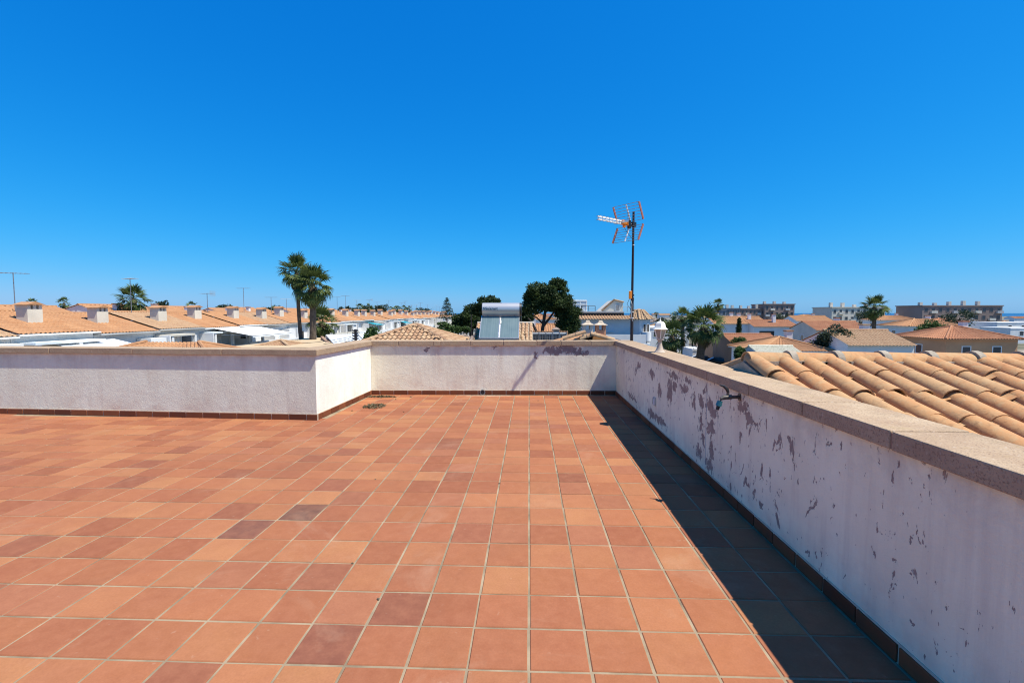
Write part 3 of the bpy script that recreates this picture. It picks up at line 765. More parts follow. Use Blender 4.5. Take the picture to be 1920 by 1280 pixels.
def palm(label, base, top, scale, n=34, dead=12, rt=.22, lean=(0, 0), seed=0, group='fan palms', sag=-1.05):
    rg = random.Random(seed); base, top = Vector(base), Vector(top)
    o = thing('palm_tree', label, 'palm tree', tuple(base), group)
    pts = [base.lerp(top, k / 10) + Vector((lean[0], lean[1], 0)) * math.sin(math.pi * k / 10) for k in range(11)]
    rr = [rt * (1.35 - .5 * k / 10) * (1 + .06 * (k % 2)) for k in range(11)]
    MB().tube(pts, rr, 12).build('trunk', M_trunk, o, smooth=60)
    mb = MB()                                       # old leaf bases bristling under the crown
    for k in range(90):
        a, h = rg.uniform(0, 6.28), rg.random()
        q = top + Vector((0, 0, -scale * (.1 + 1.3 * h))); r0 = rt * 1.1
        d = Vector((math.cos(a), math.sin(a), 0)); s = Vector((-d.y, d.x, 0))
        mb.add([q + d * r0 - s * .06 * scale, q + d * r0 + s * .06 * scale, q + d * (r0 + .16 * scale) + Vector((0, 0, -.42 * scale))], [(0, 1, 2)])
    mb.build('leaf_bases', M_palmdead, o)
    for k in range(n):
        a = 2.39996 * k + rg.gauss(0, .15); t = (k + .5) / n
        el = R(82) + (sag - R(82)) * t ** .85 + rg.gauss(0, .09)
        me = FR[min(3, int(t * 4 + rg.random() * .8))]
        s = scale * rg.uniform(.85, 1.12)
        M = Matrix.Translation(top + Vector((0, 0, -.25 * scale * t))) @ Matrix.Rotation(a, 4, 'Z') @ Matrix.Rotation(-el, 4, 'Y') @ Matrix.Rotation(rg.gauss(0, .35), 4, 'X') @ Matrix.Diagonal((s, s, s, 1))
        child('frond', me, o, M)
    for k in range(dead):
        a = rg.uniform(0, 6.28); el = R(rg.uniform(-62, -84)); s = scale * rg.uniform(.75, 1.1)
        M = Matrix.Translation(top + Vector((0, 0, -.3 * scale - .5 * scale * rg.random()))) @ Matrix.Rotation(a, 4, 'Z') @ Matrix.Rotation(-el, 4, 'Y') @ Matrix.Rotation(rg.gauss(0, .3), 4, 'X') @ Matrix.Diagonal((s, s, s, 1))
        child('dead_frond', rg.choice(FRD), o, M)
    return o

GZ = -6.0
def gp(x, Y, z=GZ):
    q = at(x, 600, Y); return Vector((q.x, Y, z))
# three fan palms left
palm('tallest fan palm of the left-hand clump, on a thin leaning trunk', gp(571, 44), at(556, 510, 44), 1.08, 38, 16, .16, (-.12, 0), 1)
palm('fan palm with a shaggy brown skirt, middle of the left-hand clump', gp(580, 43), at(586, 533, 43), 1.19, 40, 34, .27, (.1, 0), 2)
palm('short fan palm low on the right of the left-hand clump', gp(595, 47.3), at(604, 603, 47.3), 1.03, 36, 14, .25, (0, 0), 3)
# right-hand pair
palm('large fan palm beside the parked cars, right of the lantern', gp(1312, 62), at(1320, 608, 62), 1.68, 36, 12, .42, (0, 0), 4, sag=-.95)
palm('broad fan palm close behind the lantern', gp(1270, 63), at(1259, 629, 63), 1.42, 34, 14, .36, (0, 0), 5, sag=-.9)
palm('feathery pale palm rising behind the two broad palms', gp(1283, 85), at(1279, 593, 85), 1.15, 34, 8, .3, (0, 0), 6)
palm('lone tall palm standing against the sky left of the flats', gp(1346, 150), at(1346.5, 570, 150), 1.15, 30, 16, .26, (0, 0), 7, sag=-1.2)
palm('fan palm far right in front of the pale flats', gp(1640, 80), at(1640, 575, 80), 1.3, 34, 12, .28, (0, 0), 8)
palm('fan palm far left beyond the awning house', gp(250, 62), at(250, 560, 62), 1.3, 34, 14, .28, (0, 0), 9)

def tree(name, label, base, limbs, blobs, seed, mat, size=.2, trunk_r=.2, bark=None, cat='tree', group=None, shell=.45):
    o = thing(name, label, cat, tuple(base), group)
    mb = MB()
    for pts, r0, r1 in limbs:
        n = len(pts); mb.tube(pts, [r0 + (r1 - r0) * k / (n - 1) for k in range(n)], 8)
    mb.build('trunk', bark or M_bark, o, smooth=60)
    cloud_obj('crown', cloud(blobs, seed, size, shell=shell), mat, o)
    return o

def lumps(zone, n, r, count, seed, squash=.75, up=0.0):
    """clumps over a crown: zone = list of (centre, radii)"""
    rg = random.Random(seed); out = []
    for k in range(n):
        c, rad = zone[k % len(zone)]
        d = Vector((rg.gauss(0, 1), rg.gauss(0, 1), rg.gauss(0, 1) + up)).normalized(); t = rg.uniform(.45, 1.0)
        q = Vector(c) + Vector((d.x * rad[0], d.y * rad[1], d.z * rad[2])) * t
        s = r * rg.uniform(.65, 1.35); out.append((tuple(q), (s, s, s * squash), int(count * (s / r) ** 2)))
    return out

# big pine right of centre
D = 44; px1 = D / F_PX
pb = gp(1013, D)
def q(x, y, dy=0): return at(x, y, D + dy)
limbs = [([pb, q(1015, 640), q(1017, 620), q(1022, 585), q(1024, 560)], .24, .10), ([q(1018, 612), q(1030, 597), q(1042, 580), q(1052, 568)], .13, .05), ([q(1017, 606), q(1006, 595), q(995, 588)], .09, .04),
         ([q(1013, 640, -1), q(1006, 622, -1), q(998, 605, -1), q(990, 596, -1)], .16, .06), ([q(1022, 585), q(1012, 565), q(1005, 550)], .08, .03), ([q(1022, 580), q(1040, 556), q(1045, 540)], .08, .03)]
zone = [(q(1012, 547), (1.25, 1.3, 1.0)), (q(1036, 552), (1.3, 1.3, 1.15)), (q(1054, 576), (1.4, 1.4, 1.2)), (q(1068, 590), (.85, 1.1, 1.0)), (q(1000, 573), (.85, 1.0, .7)), (q(1025, 565), (1.5, 1.5, .9)), (q(1060, 610), (.7, .9, .55)), (q(1044, 535), (.55, .5, .35)), (q(996, 557), (.5, .5, .3)), (q(1070, 606), (.75, .9, .9)), (q(1040, 570), (1.3, 1.4, .6))]
tree('pine_tree', 'big dark pine with two crossing trunks right of the water heater', pb, limbs, lumps(zone, 230, .45, 230, 5), 5, M_pine, .10, group='pines')
# pine behind the heater
D = 50
zone = [(q(910, 572), (1.0, 1.2, .8)), (q(925, 567), (.9, 1.2, .55)), (q(900, 585), (.8, 1.0, 1.2)), (q(912, 600), (1.4, 1.2, 1.4)), (q(985, 597), (.9, 1, 1.0)), (q(980, 585), (.6, .8, .5))]
tree('pine_tree', 'dark pine crown showing above and beside the water heater', gp(915, D), [([gp(915, D), q(913, 610), q(912, 580)], .22, .08), ([q(913, 620), q(985, 600)], .12, .04)], lumps(zone, 85, .45, 190, 6), 6, M_pine2, .13, group='pines')
# umbrella pine left of it
D = 60
zone = [(q(872, 597), (1.35, 1.6, .95)), (q(880, 588), (1.1, 1.4, .8)), (q(862, 610), (.75, 1, .8)), (q(890, 603), (.8, 1.2, .8)), (q(857, 602), (.45, .8, .6))]
tree('pine_tree', 'round umbrella pine on several stems left of the water heater', gp(879, D), [([gp(877, D), q(876, 620), q(873, 600)], .20, .08), ([gp(881, D), q(882, 620), q(885, 602)], .17, .07), ([gp(884, D), q(886, 618), q(891, 600)], .13, .05)], lumps(zone, 80, .48, 200, 8), 8, M_pine, .14, group='pines')
# norfolk pine
D = 150
o = thing('norfolk_pine', 'tiered conical pine standing above the far roofs', 'tree', tuple(gp(838, D)))
MB().tube([gp(838, D), q(838, 559)], [.3, .06], 8).build('trunk', M_bark, o)
bl = []; rg = random.Random(3); top_, bot_ = q(838, 559), q(838, 596)
for k in range(15):
    t = k / 14; c = top_.lerp(bot_, t); rad = .25 + 2.3 * t ** .8
    for j in range(6 + int(4 * t)):
        a = rg.uniform(0, 6.28)
        for m in (.35, .65, .95): bl.append(((c.x + math.cos(a) * rad * m, c.y + math.sin(a) * rad * m, c.z - .12 * m * rad + .18 * m * m * rad), (.26, .26, .14), 9))
cloud_obj('crown', cloud(bl, 3, .17), M_norfolk, o)

def shrub(label, c, r, seed, mat=None, n=30, count=90, size=.09, name='shrub', group='garden shrubs'):
    base = Vector((c.x, c.y, GZ)); o = thing(name, label, 'shrub', tuple(base), group)
    mb = MB(); rg = random.Random(seed)
    for k in range(4): mb.tube([base + Vector((rg.gauss(0, .1), rg.gauss(0, .1), 0)), Vector(c) + Vector((rg.gauss(0, r[0] * .4), rg.gauss(0, r[1] * .4), 0))], [.05, .015], 6)
    mb.build('stem', M_bark, o)
    cloud_obj('foliage', cloud(lumps([(Vector(c), r)], n, min(r) * .45, count, seed), seed, size), mat or M_bush, o)
shrub('bright green bush left of the near hip roof', at(698, 634, 30), (.55, .6, .55), 1)
shrub('olive hedge bush left of the white low house', at(832, 617, 55), (1.3, 1.2, .8), 2, size=.12, count=130)
shrub('small green bush in front of the white low house', at(860, 618, 57), (.5, .5, .45), 3)
shrub('second small green bush in front of the white low house', at(874, 618, 57), (.45, .5, .4), 4)
shrub('green bush in front of the brown hip roof', at(1353, 652, 74.5), (1.2, .8, .7), 5)
shrub('green garden shrub between the brick-coloured houses', at(1388, 640, 62), (1.0, .8, .6), 6)
shrub('green bush in the shade beyond the roof ridge', at(1388, 662, 45), (.6, .6, .7), 7)
shrub('large dark shrub far right behind the tiled ridge', at(1560, 640, 48), (1.8, 1.4, 1.3), 8, M_farfol, 50, 160, .13)
shrub('green shrub between the houses at far right', at(1750, 625, 60), (1.8, 1.4, 1.5), 9, M_bush, 50, 160, .13)

# ------------------------------------------------------------------ neighbour's near clay roof on the right
NX, NY, NZ = 2.03, 4.45, 1.145                 # verge, ridge line, ridge height of the roof bed
SL = .27
o = thing('neighbour_roof', 'near clay-tiled roof with mortared ridge just beyond the right-hand wall', 'roof', (NX, NY, 0))
bed = MB(); XE = 7.6
for sg, YE in ((-1, NY - 2.9), (1, NY + 2.9)):
    bed.add([(NX, NY, NZ), (XE, NY, NZ), (XE, YE, NZ - 2.9 * SL), (NX, YE, NZ - 2.9 * SL)], [(0, 1, 2, 3) if sg > 0 else (3, 2, 1, 0)])
bed.add([(NX, NY, NZ), (NX, NY - 2.9, NZ - 2.9 * SL), (NX, NY - 2.9, -6), (NX, NY + 2.9, -6), (NX, NY + 2.9, NZ - 2.9 * SL)], [(0, 1, 2, 3, 4)])
bed.add([(NX, NY - 2.9, NZ - 2.9 * SL), (XE, NY - 2.9, NZ - 2.9 * SL), (XE, NY - 2.9, -6), (NX, NY - 2.9, -6)], [(0, 1, 2, 3)])
bed.build('roof_bed', M_mortar, o)
CV = [cover_mesh('roof_tile', .44, .092, .075, mat=M_roofnear), cover_mesh('roof_tile', .44, .088, .073, mat=M_roofnear)]
pan = MB()
for sg in (-1, 1):
    down = Vector((0, sg, -SL)).normalized(); nrm = Vector((0, sg * SL, 1)).normalized()
    ncol = 25 if sg < 0 else 25
    for i in range(ncol):
        X = NX + .09 + .22 * i
        if X > XE - .1: break
        nr = 7 if sg < 0 else (4 if i < 2 else 1)
        for j in range(nr):
            pnt = Vector((X, NY, NZ)) + down * (.40 * (j + 1) + .02) + nrm * (.016 + .006 * (j % 2))
            lay(random.choice(CV), 'roof_tile', o, pnt, down, nrm + down * -.055, .011)
        if sg < 0 or i < 1:
            for j in range(7):
                a0 = Vector((X + .11, NY, NZ)) + down * (.40 * j + .05); a1 = a0 + down * .42
                vs = []
                for (pp, lift) in ((a0, .008), (a1, .03)):
                    for k in range(5):
                        t = -1 + k / 2; vs.append(pp + Vector((t * .085, 0, 0)) + nrm * (lift + .035 * t * t))
                pan.add(vs, [(k, k + 1, k + 6, k + 5) for k in range(4)])
pn = pan.build('pan_tiles', M_roofnear, o, smooth=True); pn['kind'] = 'stuff'
RC = cover_mesh('ridge_tile', .43, .115, .098, 10, .016, M_roofnear)
mbm = MB()
X = NX - .005; k = 0
while X < XE - .3:
    M = Matrix.Translation((X, NY + random.gauss(0, .006), NZ + .004 + random.gauss(0, .003))) @ Matrix.Rotation(-math.pi / 2 + random.gauss(0, .012), 4, 'Z')
    child('ridge_tile', RC, o, M)
    mj = MB(); mj.tube([(X + .375, NY, NZ - .006), (X + .43, NY, NZ - .006)], [.114, .118], 16); mj.build('ridge_mortar', M_mortar, o, smooth=50)
    X += .415; k += 1
mb = MB()
for k in range(26):
    a = k / 25; x0 = NX + .15 + a * (XE - NX - .5)
    mb.bbox((x0, NY - .10, NZ - .012 + random.gauss(0, .004)), (1, 0, 0), (0, 1, 0), (0, 0, 1), .115, .03, .03)
    mb.bbox((x0, NY + .10, NZ - .012 + random.gauss(0, .004)), (1, 0, 0), (0, 1, 0), (0, 0, 1), .115, .03, .03)
mb.build('ridge_bedding', M_mortar, o)
MB().tube([(NX + .012, NY, NZ - .01), (NX + .30, NY, NZ - .01)], .093, 16).build('ridge_shade_plug', M_mortar, o)  # plug added in the open ridge end, standing in for its shade
mb = MB(); ys = [-2.8, -1.4, 0, 1.4, 2.8]
vs = [(x, NY + y, NZ - SL * abs(y) + dz) for x in (NX - .028, NX + .07) for dz in (-.12, .004) for y in ys]
mb.add(vs, [q_ for k in range(4) for q_ in ((k, 5 + k, 6 + k, k + 1), (5 + k, 15 + k, 16 + k, 6 + k), (10 + k, 11 + k, 16 + k, 15 + k))])
mb.build('verge_mortar', M_mortar, o)

# ------------------------------------------------------------------ hip-roofed house left of the heater
AX, AY, AZ = -5.35, 22.0, 1.07; HS = .375; HWd = 2.6
o = thing('hip_roof_house', 'house with a low pyramid roof of buff curved tiles beyond the far wall', 'house', (AX, AY, GZ))
ez = AZ - HS * HWd
MB().box(AX - HWd + .3, AX + HWd - .3, AY - HWd + .3, AY + HWd - .3, GZ, ez - .02).build('wall', M_cream, o)
mb = MB(); z0 = -.05
mb.add([(AX, AY, AZ + z0), (AX - HWd, AY - HWd, ez + z0), (AX + HWd, AY - HWd, ez + z0), (AX + HWd, AY + HWd, ez + z0), (AX - HWd, AY + HWd, ez + z0)], [(0, 1, 2), (0, 2, 3), (0, 3, 4), (0, 4, 1), (1, 4, 3, 2)]); mb.build('roof_bed', M_mortar, o)
def s_tile(name, w, L, amp, mat):
    vs, fs = [], []
    n = 8
    for (y, l) in ((-.04, .030), (L, -.010)):
        for k in range(n + 1):
            t = k / n; vs.append((w * (t - .5) * 1.06, y, amp * math.cos(2 * math.pi * (t - .5)) + l))
        for k in range(n + 1):
            t = k / n; vs.append((w * (t - .5) * 1.06, y, amp * math.cos(2 * math.pi * (t - .5)) + l - .02))
    m = n + 1
    for k in range(n): fs += [(k, k + 1, 2 * m + k + 1, 2 * m + k), (k + 1, k, m + k, m + k + 1)]
    me = bpy.data.meshes.new(name); me.from_pydata(vs, [], fs); me.materials.append(mat); me.polygons.foreach_set('use_smooth', [True] * len(me.polygons)); me.set_sharp_from_angle(angle=R(50)); return me
ST = s_tile('roof_tile', .215, .36, .036, M_roofhip)
for (ud, dn) in ((Vector((1, 0, 0)), Vector((0, -1, 0))), (Vector((0, 1, 0)), Vector((1, 0, 0)))):
    down = (dn - Vector((0, 0, HS))).normalized(); nrm = (Vector((0, 0, 1)) + dn * HS).normalized()
    LL = HWd * math.sqrt(1 + HS * HS); nr = int(LL / .33)
    for j in range(nr):
        sdist = .33 * (j + 1); run = sdist * down.length / math.sqrt(1 + HS * HS)
        half = sdist / math.sqrt(1 + HS * HS)
        nn = int(half / .215)
        for i in range(-nn, nn + 1):
            pnt = Vector((AX, AY, AZ)) + down * sdist + ud * (.215 * i)
            if pnt.z < .25: continue
            lay(ST, 'roof_tile', o, pnt, down, nrm, .003)
HC = cover_mesh('hip_tile', .42, .12, .10, 8, .016, M_roofhip)
for dx, dy in ((-1, -1), (1, -1), (1, 1), (-1, 1)):
    down = Vector((dx, dy, -HS)).normalized(); nrm = Vector((dx * HS / 2, dy * HS / 2, 1)).normalized()
    for j in range(8):
        pnt = Vector((AX, AY, AZ + .005)) + down * (.40 * (j + 1)); lay(HC, 'hip_tile', o, pnt, down, nrm, .004)
MB().lathe((AX, AY, AZ), [(.13, -.02), (.12, .06), (.06, .10), (.01, .11)], 10).build('finial_mortar', M_mortar, o, smooth=50)

# ------------------------------------------------------------------ house under the water heater
o = thing('heater_house', 'house with barrel-tiled slope right of the solar water heater', 'house', (-1.2, 25, GZ))
rx0, rx1, ry0, rz0, ry1, rz1 = -2.7, at(999, 600, 23).x, 22.6, .25, 24.4, 1.06
MB().box(rx0, rx1 - .1, ry0 + .2, 28, GZ, .15).build('wall', M_cream, o)
MB().add([(rx0, ry0, rz0), (rx1, ry0, rz0), (rx1, ry1, rz1), (rx0, ry1, rz1), (rx0, 27.5, rz0 - .3), (rx1, 27.5, rz0 - .3), (rx0, ry0, .1), (rx1, ry0, .1)], [(0, 1, 2, 3), (3, 2, 5, 4), (1, 7, 5, 2), (0, 3, 4, 6), (0, 6, 7, 1)]).build('roof_bed', M_mortar, o)
down = Vector((0, ry0 - ry1, rz0 - rz1)).normalized(); nrm = Vector((0, -(rz1 - rz0), ry1 - ry0)).normalized()
CH = cover_mesh('roof_tile', .40, .085, .07, 6, .014, M_roofhip)
x = rx1 - .1
while x > rx0 + .1:
    if x > -.85:
        for j in range(6): lay(CH, 'roof_tile', o, Vector((x, ry1, rz1)) + down * (.33 * (j + 1)) + nrm * .01, down, nrm - down * .05, .008)
    x -= .2
wave_mb = MB(); wave(wave_mb, (rx0, ry0, rz0 + .03), (-.9, ry0, rz0 + .03), (rx0, ry1, rz1 + .03), (-.9, ry1, rz1 + .03), .2, .04, 6); wave_mb.build('roof_slope', M_roofhip, o)
MB().box(rx0, rx1 + .06, ry1 - .06, ry1 + .1, rz1, rz1 + .1).build('ridge_coping', M_cream, o, bevel=.02)
MB().tube([(at(977, 600, 24.3).x, 24.3, rz1), (at(977, 600, 24.3).x, 24.3, rz1 + .62)], .012, 6).build('vent_pipe', M_galv, o)

# ------------------------------------------------------------------ solar water heater
bl_, br_ = at(898, 634.5, 22.0), at(973, 634.5, 22.0); zt = at(904, 593, 23.25).z
o = thing('solar_water_heater', 'thermosiphon solar heater with steel tank above two tilted collectors', 'water heater', (bl_.x, 22, bl_.z))
wid = br_.x - bl_.x; sl = Vector((0, 1.25, zt - bl_.z)); Ls = sl.length; sv = sl.normalized(); nv = Vector((0, -sv.z, sv.y))
pw = (wid - .04) / 2
for k in range(2):
    x0 = bl_.x + k * (pw + .04); c = Vector((x0 + pw / 2, 22, bl_.z)) + sv * Ls / 2
    col = MB().bbox(c, (1, 0, 0), sv, nv, pw / 2, Ls / 2, .035).build('collector', M_galv, o)
    MB().bbox(c + nv * .036, (1, 0, 0), sv, nv, pw / 2 - .035, Ls / 2 - .035, .004).build('collector_glass', M_panel, col)
    for s2 in (-1, 1):
        MB().bbox(c + Vector((s2 * (pw / 2 - .012), 0, 0)) + nv * .038, (1, 0, 0), sv, nv, .014, Ls / 2, .008).build('frame_bar', M_alu, col)
        MB().bbox(c + sv * s2 * (Ls / 2 - .014) + nv * .039, (1, 0, 0), sv, nv, pw / 2 - .03, .014, .007).build('frame_bar', M_alu, col)
tz = at(940, 580, 23.3).z; tx0, tx1 = at(904, 580, 23.0).x, at(974, 580, 23.0).x; tr = 12.3 * 23.2 / F_PX
tank = MB().tube([(tx0, 23.35, tz), (tx1, 23.35, tz)], tr, 40).build('tank', M_steel, o, smooth=40)
MB().tube([(tx1, 23.35, tz), (tx1 + .10, 23.35, tz)], [tr * 1.02, tr * .97], 32).build('tank_end_cap', M_black, o, smooth=40)
MB().tube([(tx0 - .02, 23.35, tz), (tx0, 23.35, tz)], [tr * .97, tr * 1.02], 32).build('tank_end_cap', M_galv, o, smooth=40)
for x in (tx0 + .25, tx1 - .25):
    MB().box(x - .03, x + .03, 23.2, 23.5, .3, tz - tr + .04).build('tank_leg', M_galv, o)
MB().tube([(bl_.x + pw + .02, 22.02, bl_.z + .02), Vector((bl_.x + pw + .02, 22.0, bl_.z)) + sv * Ls * .55 + nv * .05, Vector((bl_.x + pw + .03, 22, bl_.z)) + sv * Ls + nv * .03, (bl_.x + pw + .03, 23.2, tz - tr + .05)], .02, 8).build('pipe', M_alu, o)
MB().tube([Vector((bl_.x + pw + .05, 22.0, bl_.z)) + sv * Ls * .62 + nv * .05, Vector((bl_.x + pw + .05, 22, bl_.z)) + sv * Ls * .74 + nv * .07], .035, 8).build('valve', M_white, o)
MB().box(bl_.x - .02, br_.x + .02, 21.96, 22.06, bl_.z - .05, bl_.z - .012).build('support_rail', M_galv, o)
MB().box(bl_.x + .1, br_.x - .1, 22.0, 22.6, bl_.z - .25, bl_.z - .05).build('support_rail', M_galv, o)
# lettering printed on the tank
cu = bpy.data.curves.new('lettering', 'FONT'); cu.body = 'Solahart'; cu.size = .185; cu.extrude = .001; cu.offset = .004
tmp = bpy.data.objects.new('lettering', cu); COL.objects.link(tmp); bpy.context.view_layer.update()
me = bpy.data.meshes.new_from_object(tmp.evaluated_get(bpy.context.evaluated_depsgraph_get())); bpy.data.objects.remove(tmp)
me.materials.clear(); me.materials.append(M_black)
ang0 = math.asin(((at(915, 577.5, 23.0).z - .02) - tz) / tr)
# wrap the letters round the drum
for v in me.vertices:
    a = ang0 + (v.co.y - .06) / tr; rr = tr + .004 + v.co.z
    v.co = Vector((tx0 + .15 + v.co.x * 1.0, 23.35 - rr * math.cos(a), tz + rr * math.sin(a))) - Vector(o.location)
lt = link(bpy.data.objects.new('lettering', me)); lt.parent = o
mb = MB()
for (zo, w) in ((.045, .055), (.0, .055), (-.045, .055)):
    a = ang0 + zo / tr; rr = tr + .004
    c = Vector((tx0 + .085, 23.35 - rr * math.cos(a), tz + rr * math.sin(a))); nn = Vector((0, -math.cos(a), math.sin(a))); uu_ = Vector((0, math.sin(a), math.cos(a)))
    mb.bbox(c + Vector((.012 if zo == 0 else 0, 0, 0)), (1, 0, 0), uu_, nn, .03, .014, .002)
    if zo: mb.bbox(c + Vector((-.024 if zo > 0 else .024, 0, 0)) - uu_ * (.02 if zo > 0 else -.02), (1, 0, 0), uu_, nn, .01, .02, .002)
mb.build('emblem', M_black, o)

# ------------------------------------------------------------------ chimney pair and its little roof
D = 20.0
o = thing('tiled_ridge_house', 'roof hump with clay ridge tiles under the two chimneys', 'house', tuple(gp(1110, D)))
zr = at(1110, 628, D).z; xa, xb, xm = at(1050, 634, D).x, at(1175, 640, D).x, at(1111, 628, D).x
mb = MB(); zb_ = zr - .5
mb.add([(xa - .6, D, zb_), (xm, D, zr), (xb + .8, D, zb_), (xa - .6, D + 3, zb_), (xm, D + 3, zr), (xb + .8, D + 3, zb_)], [(0, 2, 1), (3, 4, 5), (0, 1, 4, 3), (1, 2, 5, 4), (0, 3, 5, 2)]); mb.build('roof_bed', M_roofnear, o)
MB().box(xa - .4, xb + .6, D + .2, D + 2.8, GZ, zb_).build('wall', M_housewhite, o)
for (p0, p1) in ((at(1052, 636, D - .1), at(1093, 624, D - .1)), (at(1112, 627, D - .15), at(1160, 640, D - .15)), (at(1113, 627, D - .1), at(1092, 634, D - .1))):
    down = (p0 - p1) if p0.z < p1.z else (p1 - p0); hi = p1 if p0.z < p1.z else p0
    nn = max(2, int(down.length / .3)); down.normalize()
    for j in range(nn): lay(HC, 'ridge_tile', o, hi + down * (.3 * (j + 1)), down, (0, -.5, 1), .006)
def chimney(label, x0, x1, ytop, ybot, D, mat, rot=0):
    c = at((x0 + x1) / 2, ybot, D); w = (x1 - x0) * D / F_PX; top = at(x0, ytop, D).z; zb = c.z - .6
    o = thing('chimney', label, 'chimney', (c.x, D, zb), 'pair of capped chimneys')
    h = top - c.z; zc0 = top - .45 * h * .75; capz = top - .30 * h
    # shaft
    MB().box(c.x - w / 2, c.x + w / 2, D, D + w, zb, capz - .25 * h - .02).build('shaft', mat, o, bevel=.01)
    z0, z1 = capz - .25 * h - .02, capz
    for sx in (0, 1):
        for sy in (0, 1):
            xx, yy = c.x - w / 2 + sx * w * .70, D + sy * w * .70
            MB().box(xx, xx + w * .30, yy, yy + w * .30, z0, z1).build('corner_pier', mat, o)
    W_ = w * .74
    cc = (c.x, D + w / 2, 0)
    prof = [(W_ * 1.25, capz - .02), (W_ * 1.25, capz + .008), (W_ * .92, capz + .04), (W_ * .62, capz + .075), (W_ * .44, capz + .12), (W_ * .40, capz + .16), (W_ * .25, capz + .19)]
    MB().lathe(cc, prof, 4, a0=math.pi / 4).build('cap', M_capstone, o, bevel=.008)
chimney('pale rendered chimney with flared cap, left of the pair', 1094, 1111.5, 599, 632, D, M_cream)
chimney('salmon chimney with flared cap, right of the pair', 1118, 1136, 599, 633, D + .15, M_brick)

# ------------------------------------------------------------------ lattice balustrade and pillar
D = 26.0
p0, p1 = at(998, 624.5, D), at(1062, 624.5, D)
o = thing('lattice_fence', 'dark lattice fence with a white top rail beyond the far wall', 'fence', (p0.x, D, -.5))
MB().box(p0.x, p1.x, D - .04, D + .04, p0.z - .03, p0.z + .03).build('top_rail', M_white, o)
for k in range(6):
    x = p0.x + (p1.x - p0.x) * k / 5; MB().box(x - .018, x + .018, D - .06, D - .042, -1.0, p0.z + .07).build('post', M_galv, o)
k = 0; x = p0.x + .06
while x < p1.x - .05:
    MB().box(x - .012, x + .012, D - .012, D + .012, -.9, p0.z - .03).build('lattice_bar', M_galv, o); x += .1
z = p0.z - .1
while z > -.2:
    MB().box(p0.x, p1.x, D + .013, D + .03, z - .012, z + .012).build('lattice_bar', M_galv, o); z -= .1
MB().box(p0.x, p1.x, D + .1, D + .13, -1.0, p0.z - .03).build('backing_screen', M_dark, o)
MB().box(p0.x, p1.x, D - .1, D + .2, -6, -.9).build('base_wall', M_housewhite, o)
D = 28.0
p0, p1 = at(1038, 632, D), at(1048, 617, D)
o = thing('pillar', 'grey pillar with a tiled cap behind the lattice fence', 'pillar', (p0.x, D, GZ))
MB().box(p0.x, p1.x, D, D + .35, GZ, p1.z - .1).build('shaft', M_grey, o)
MB().lathe(((p0.x + p1.x) / 2, D + .17, p1.z - .1), [(.32, 0), (.34, .08), (.2, .16), (.02, .22)], 4, a0=math.pi / 4).build('cap', M_roofdark, o)

# ------------------------------------------------------------------ generic houses
def window(parent, c, u, n, w, h, mat=None, frame=None, proud=.04):
    c, u, n = Vector(c), Vector(u).normalized(), Vector(n).normalized(); z = Vector((0, 0, 1))
    mb = MB(); t_ = min(.09, w * .1)
    for s2 in (-1, 1):
        mb.bbox(c + u * s2 * (w / 2 - t_ / 2), u, z, n, t_ / 2, h / 2, proud); mb.bbox(c + z * s2 * (h / 2 - t_ / 2), u, z, n, w / 2 - t_, t_ / 2, proud)
    f = mb.build('window', frame or M_white, parent)
    MB().bbox(c, u, z, n, w / 2 - t_, h / 2 - t_, proud * .45).build('pane', mat or M_glass, f)
    return f

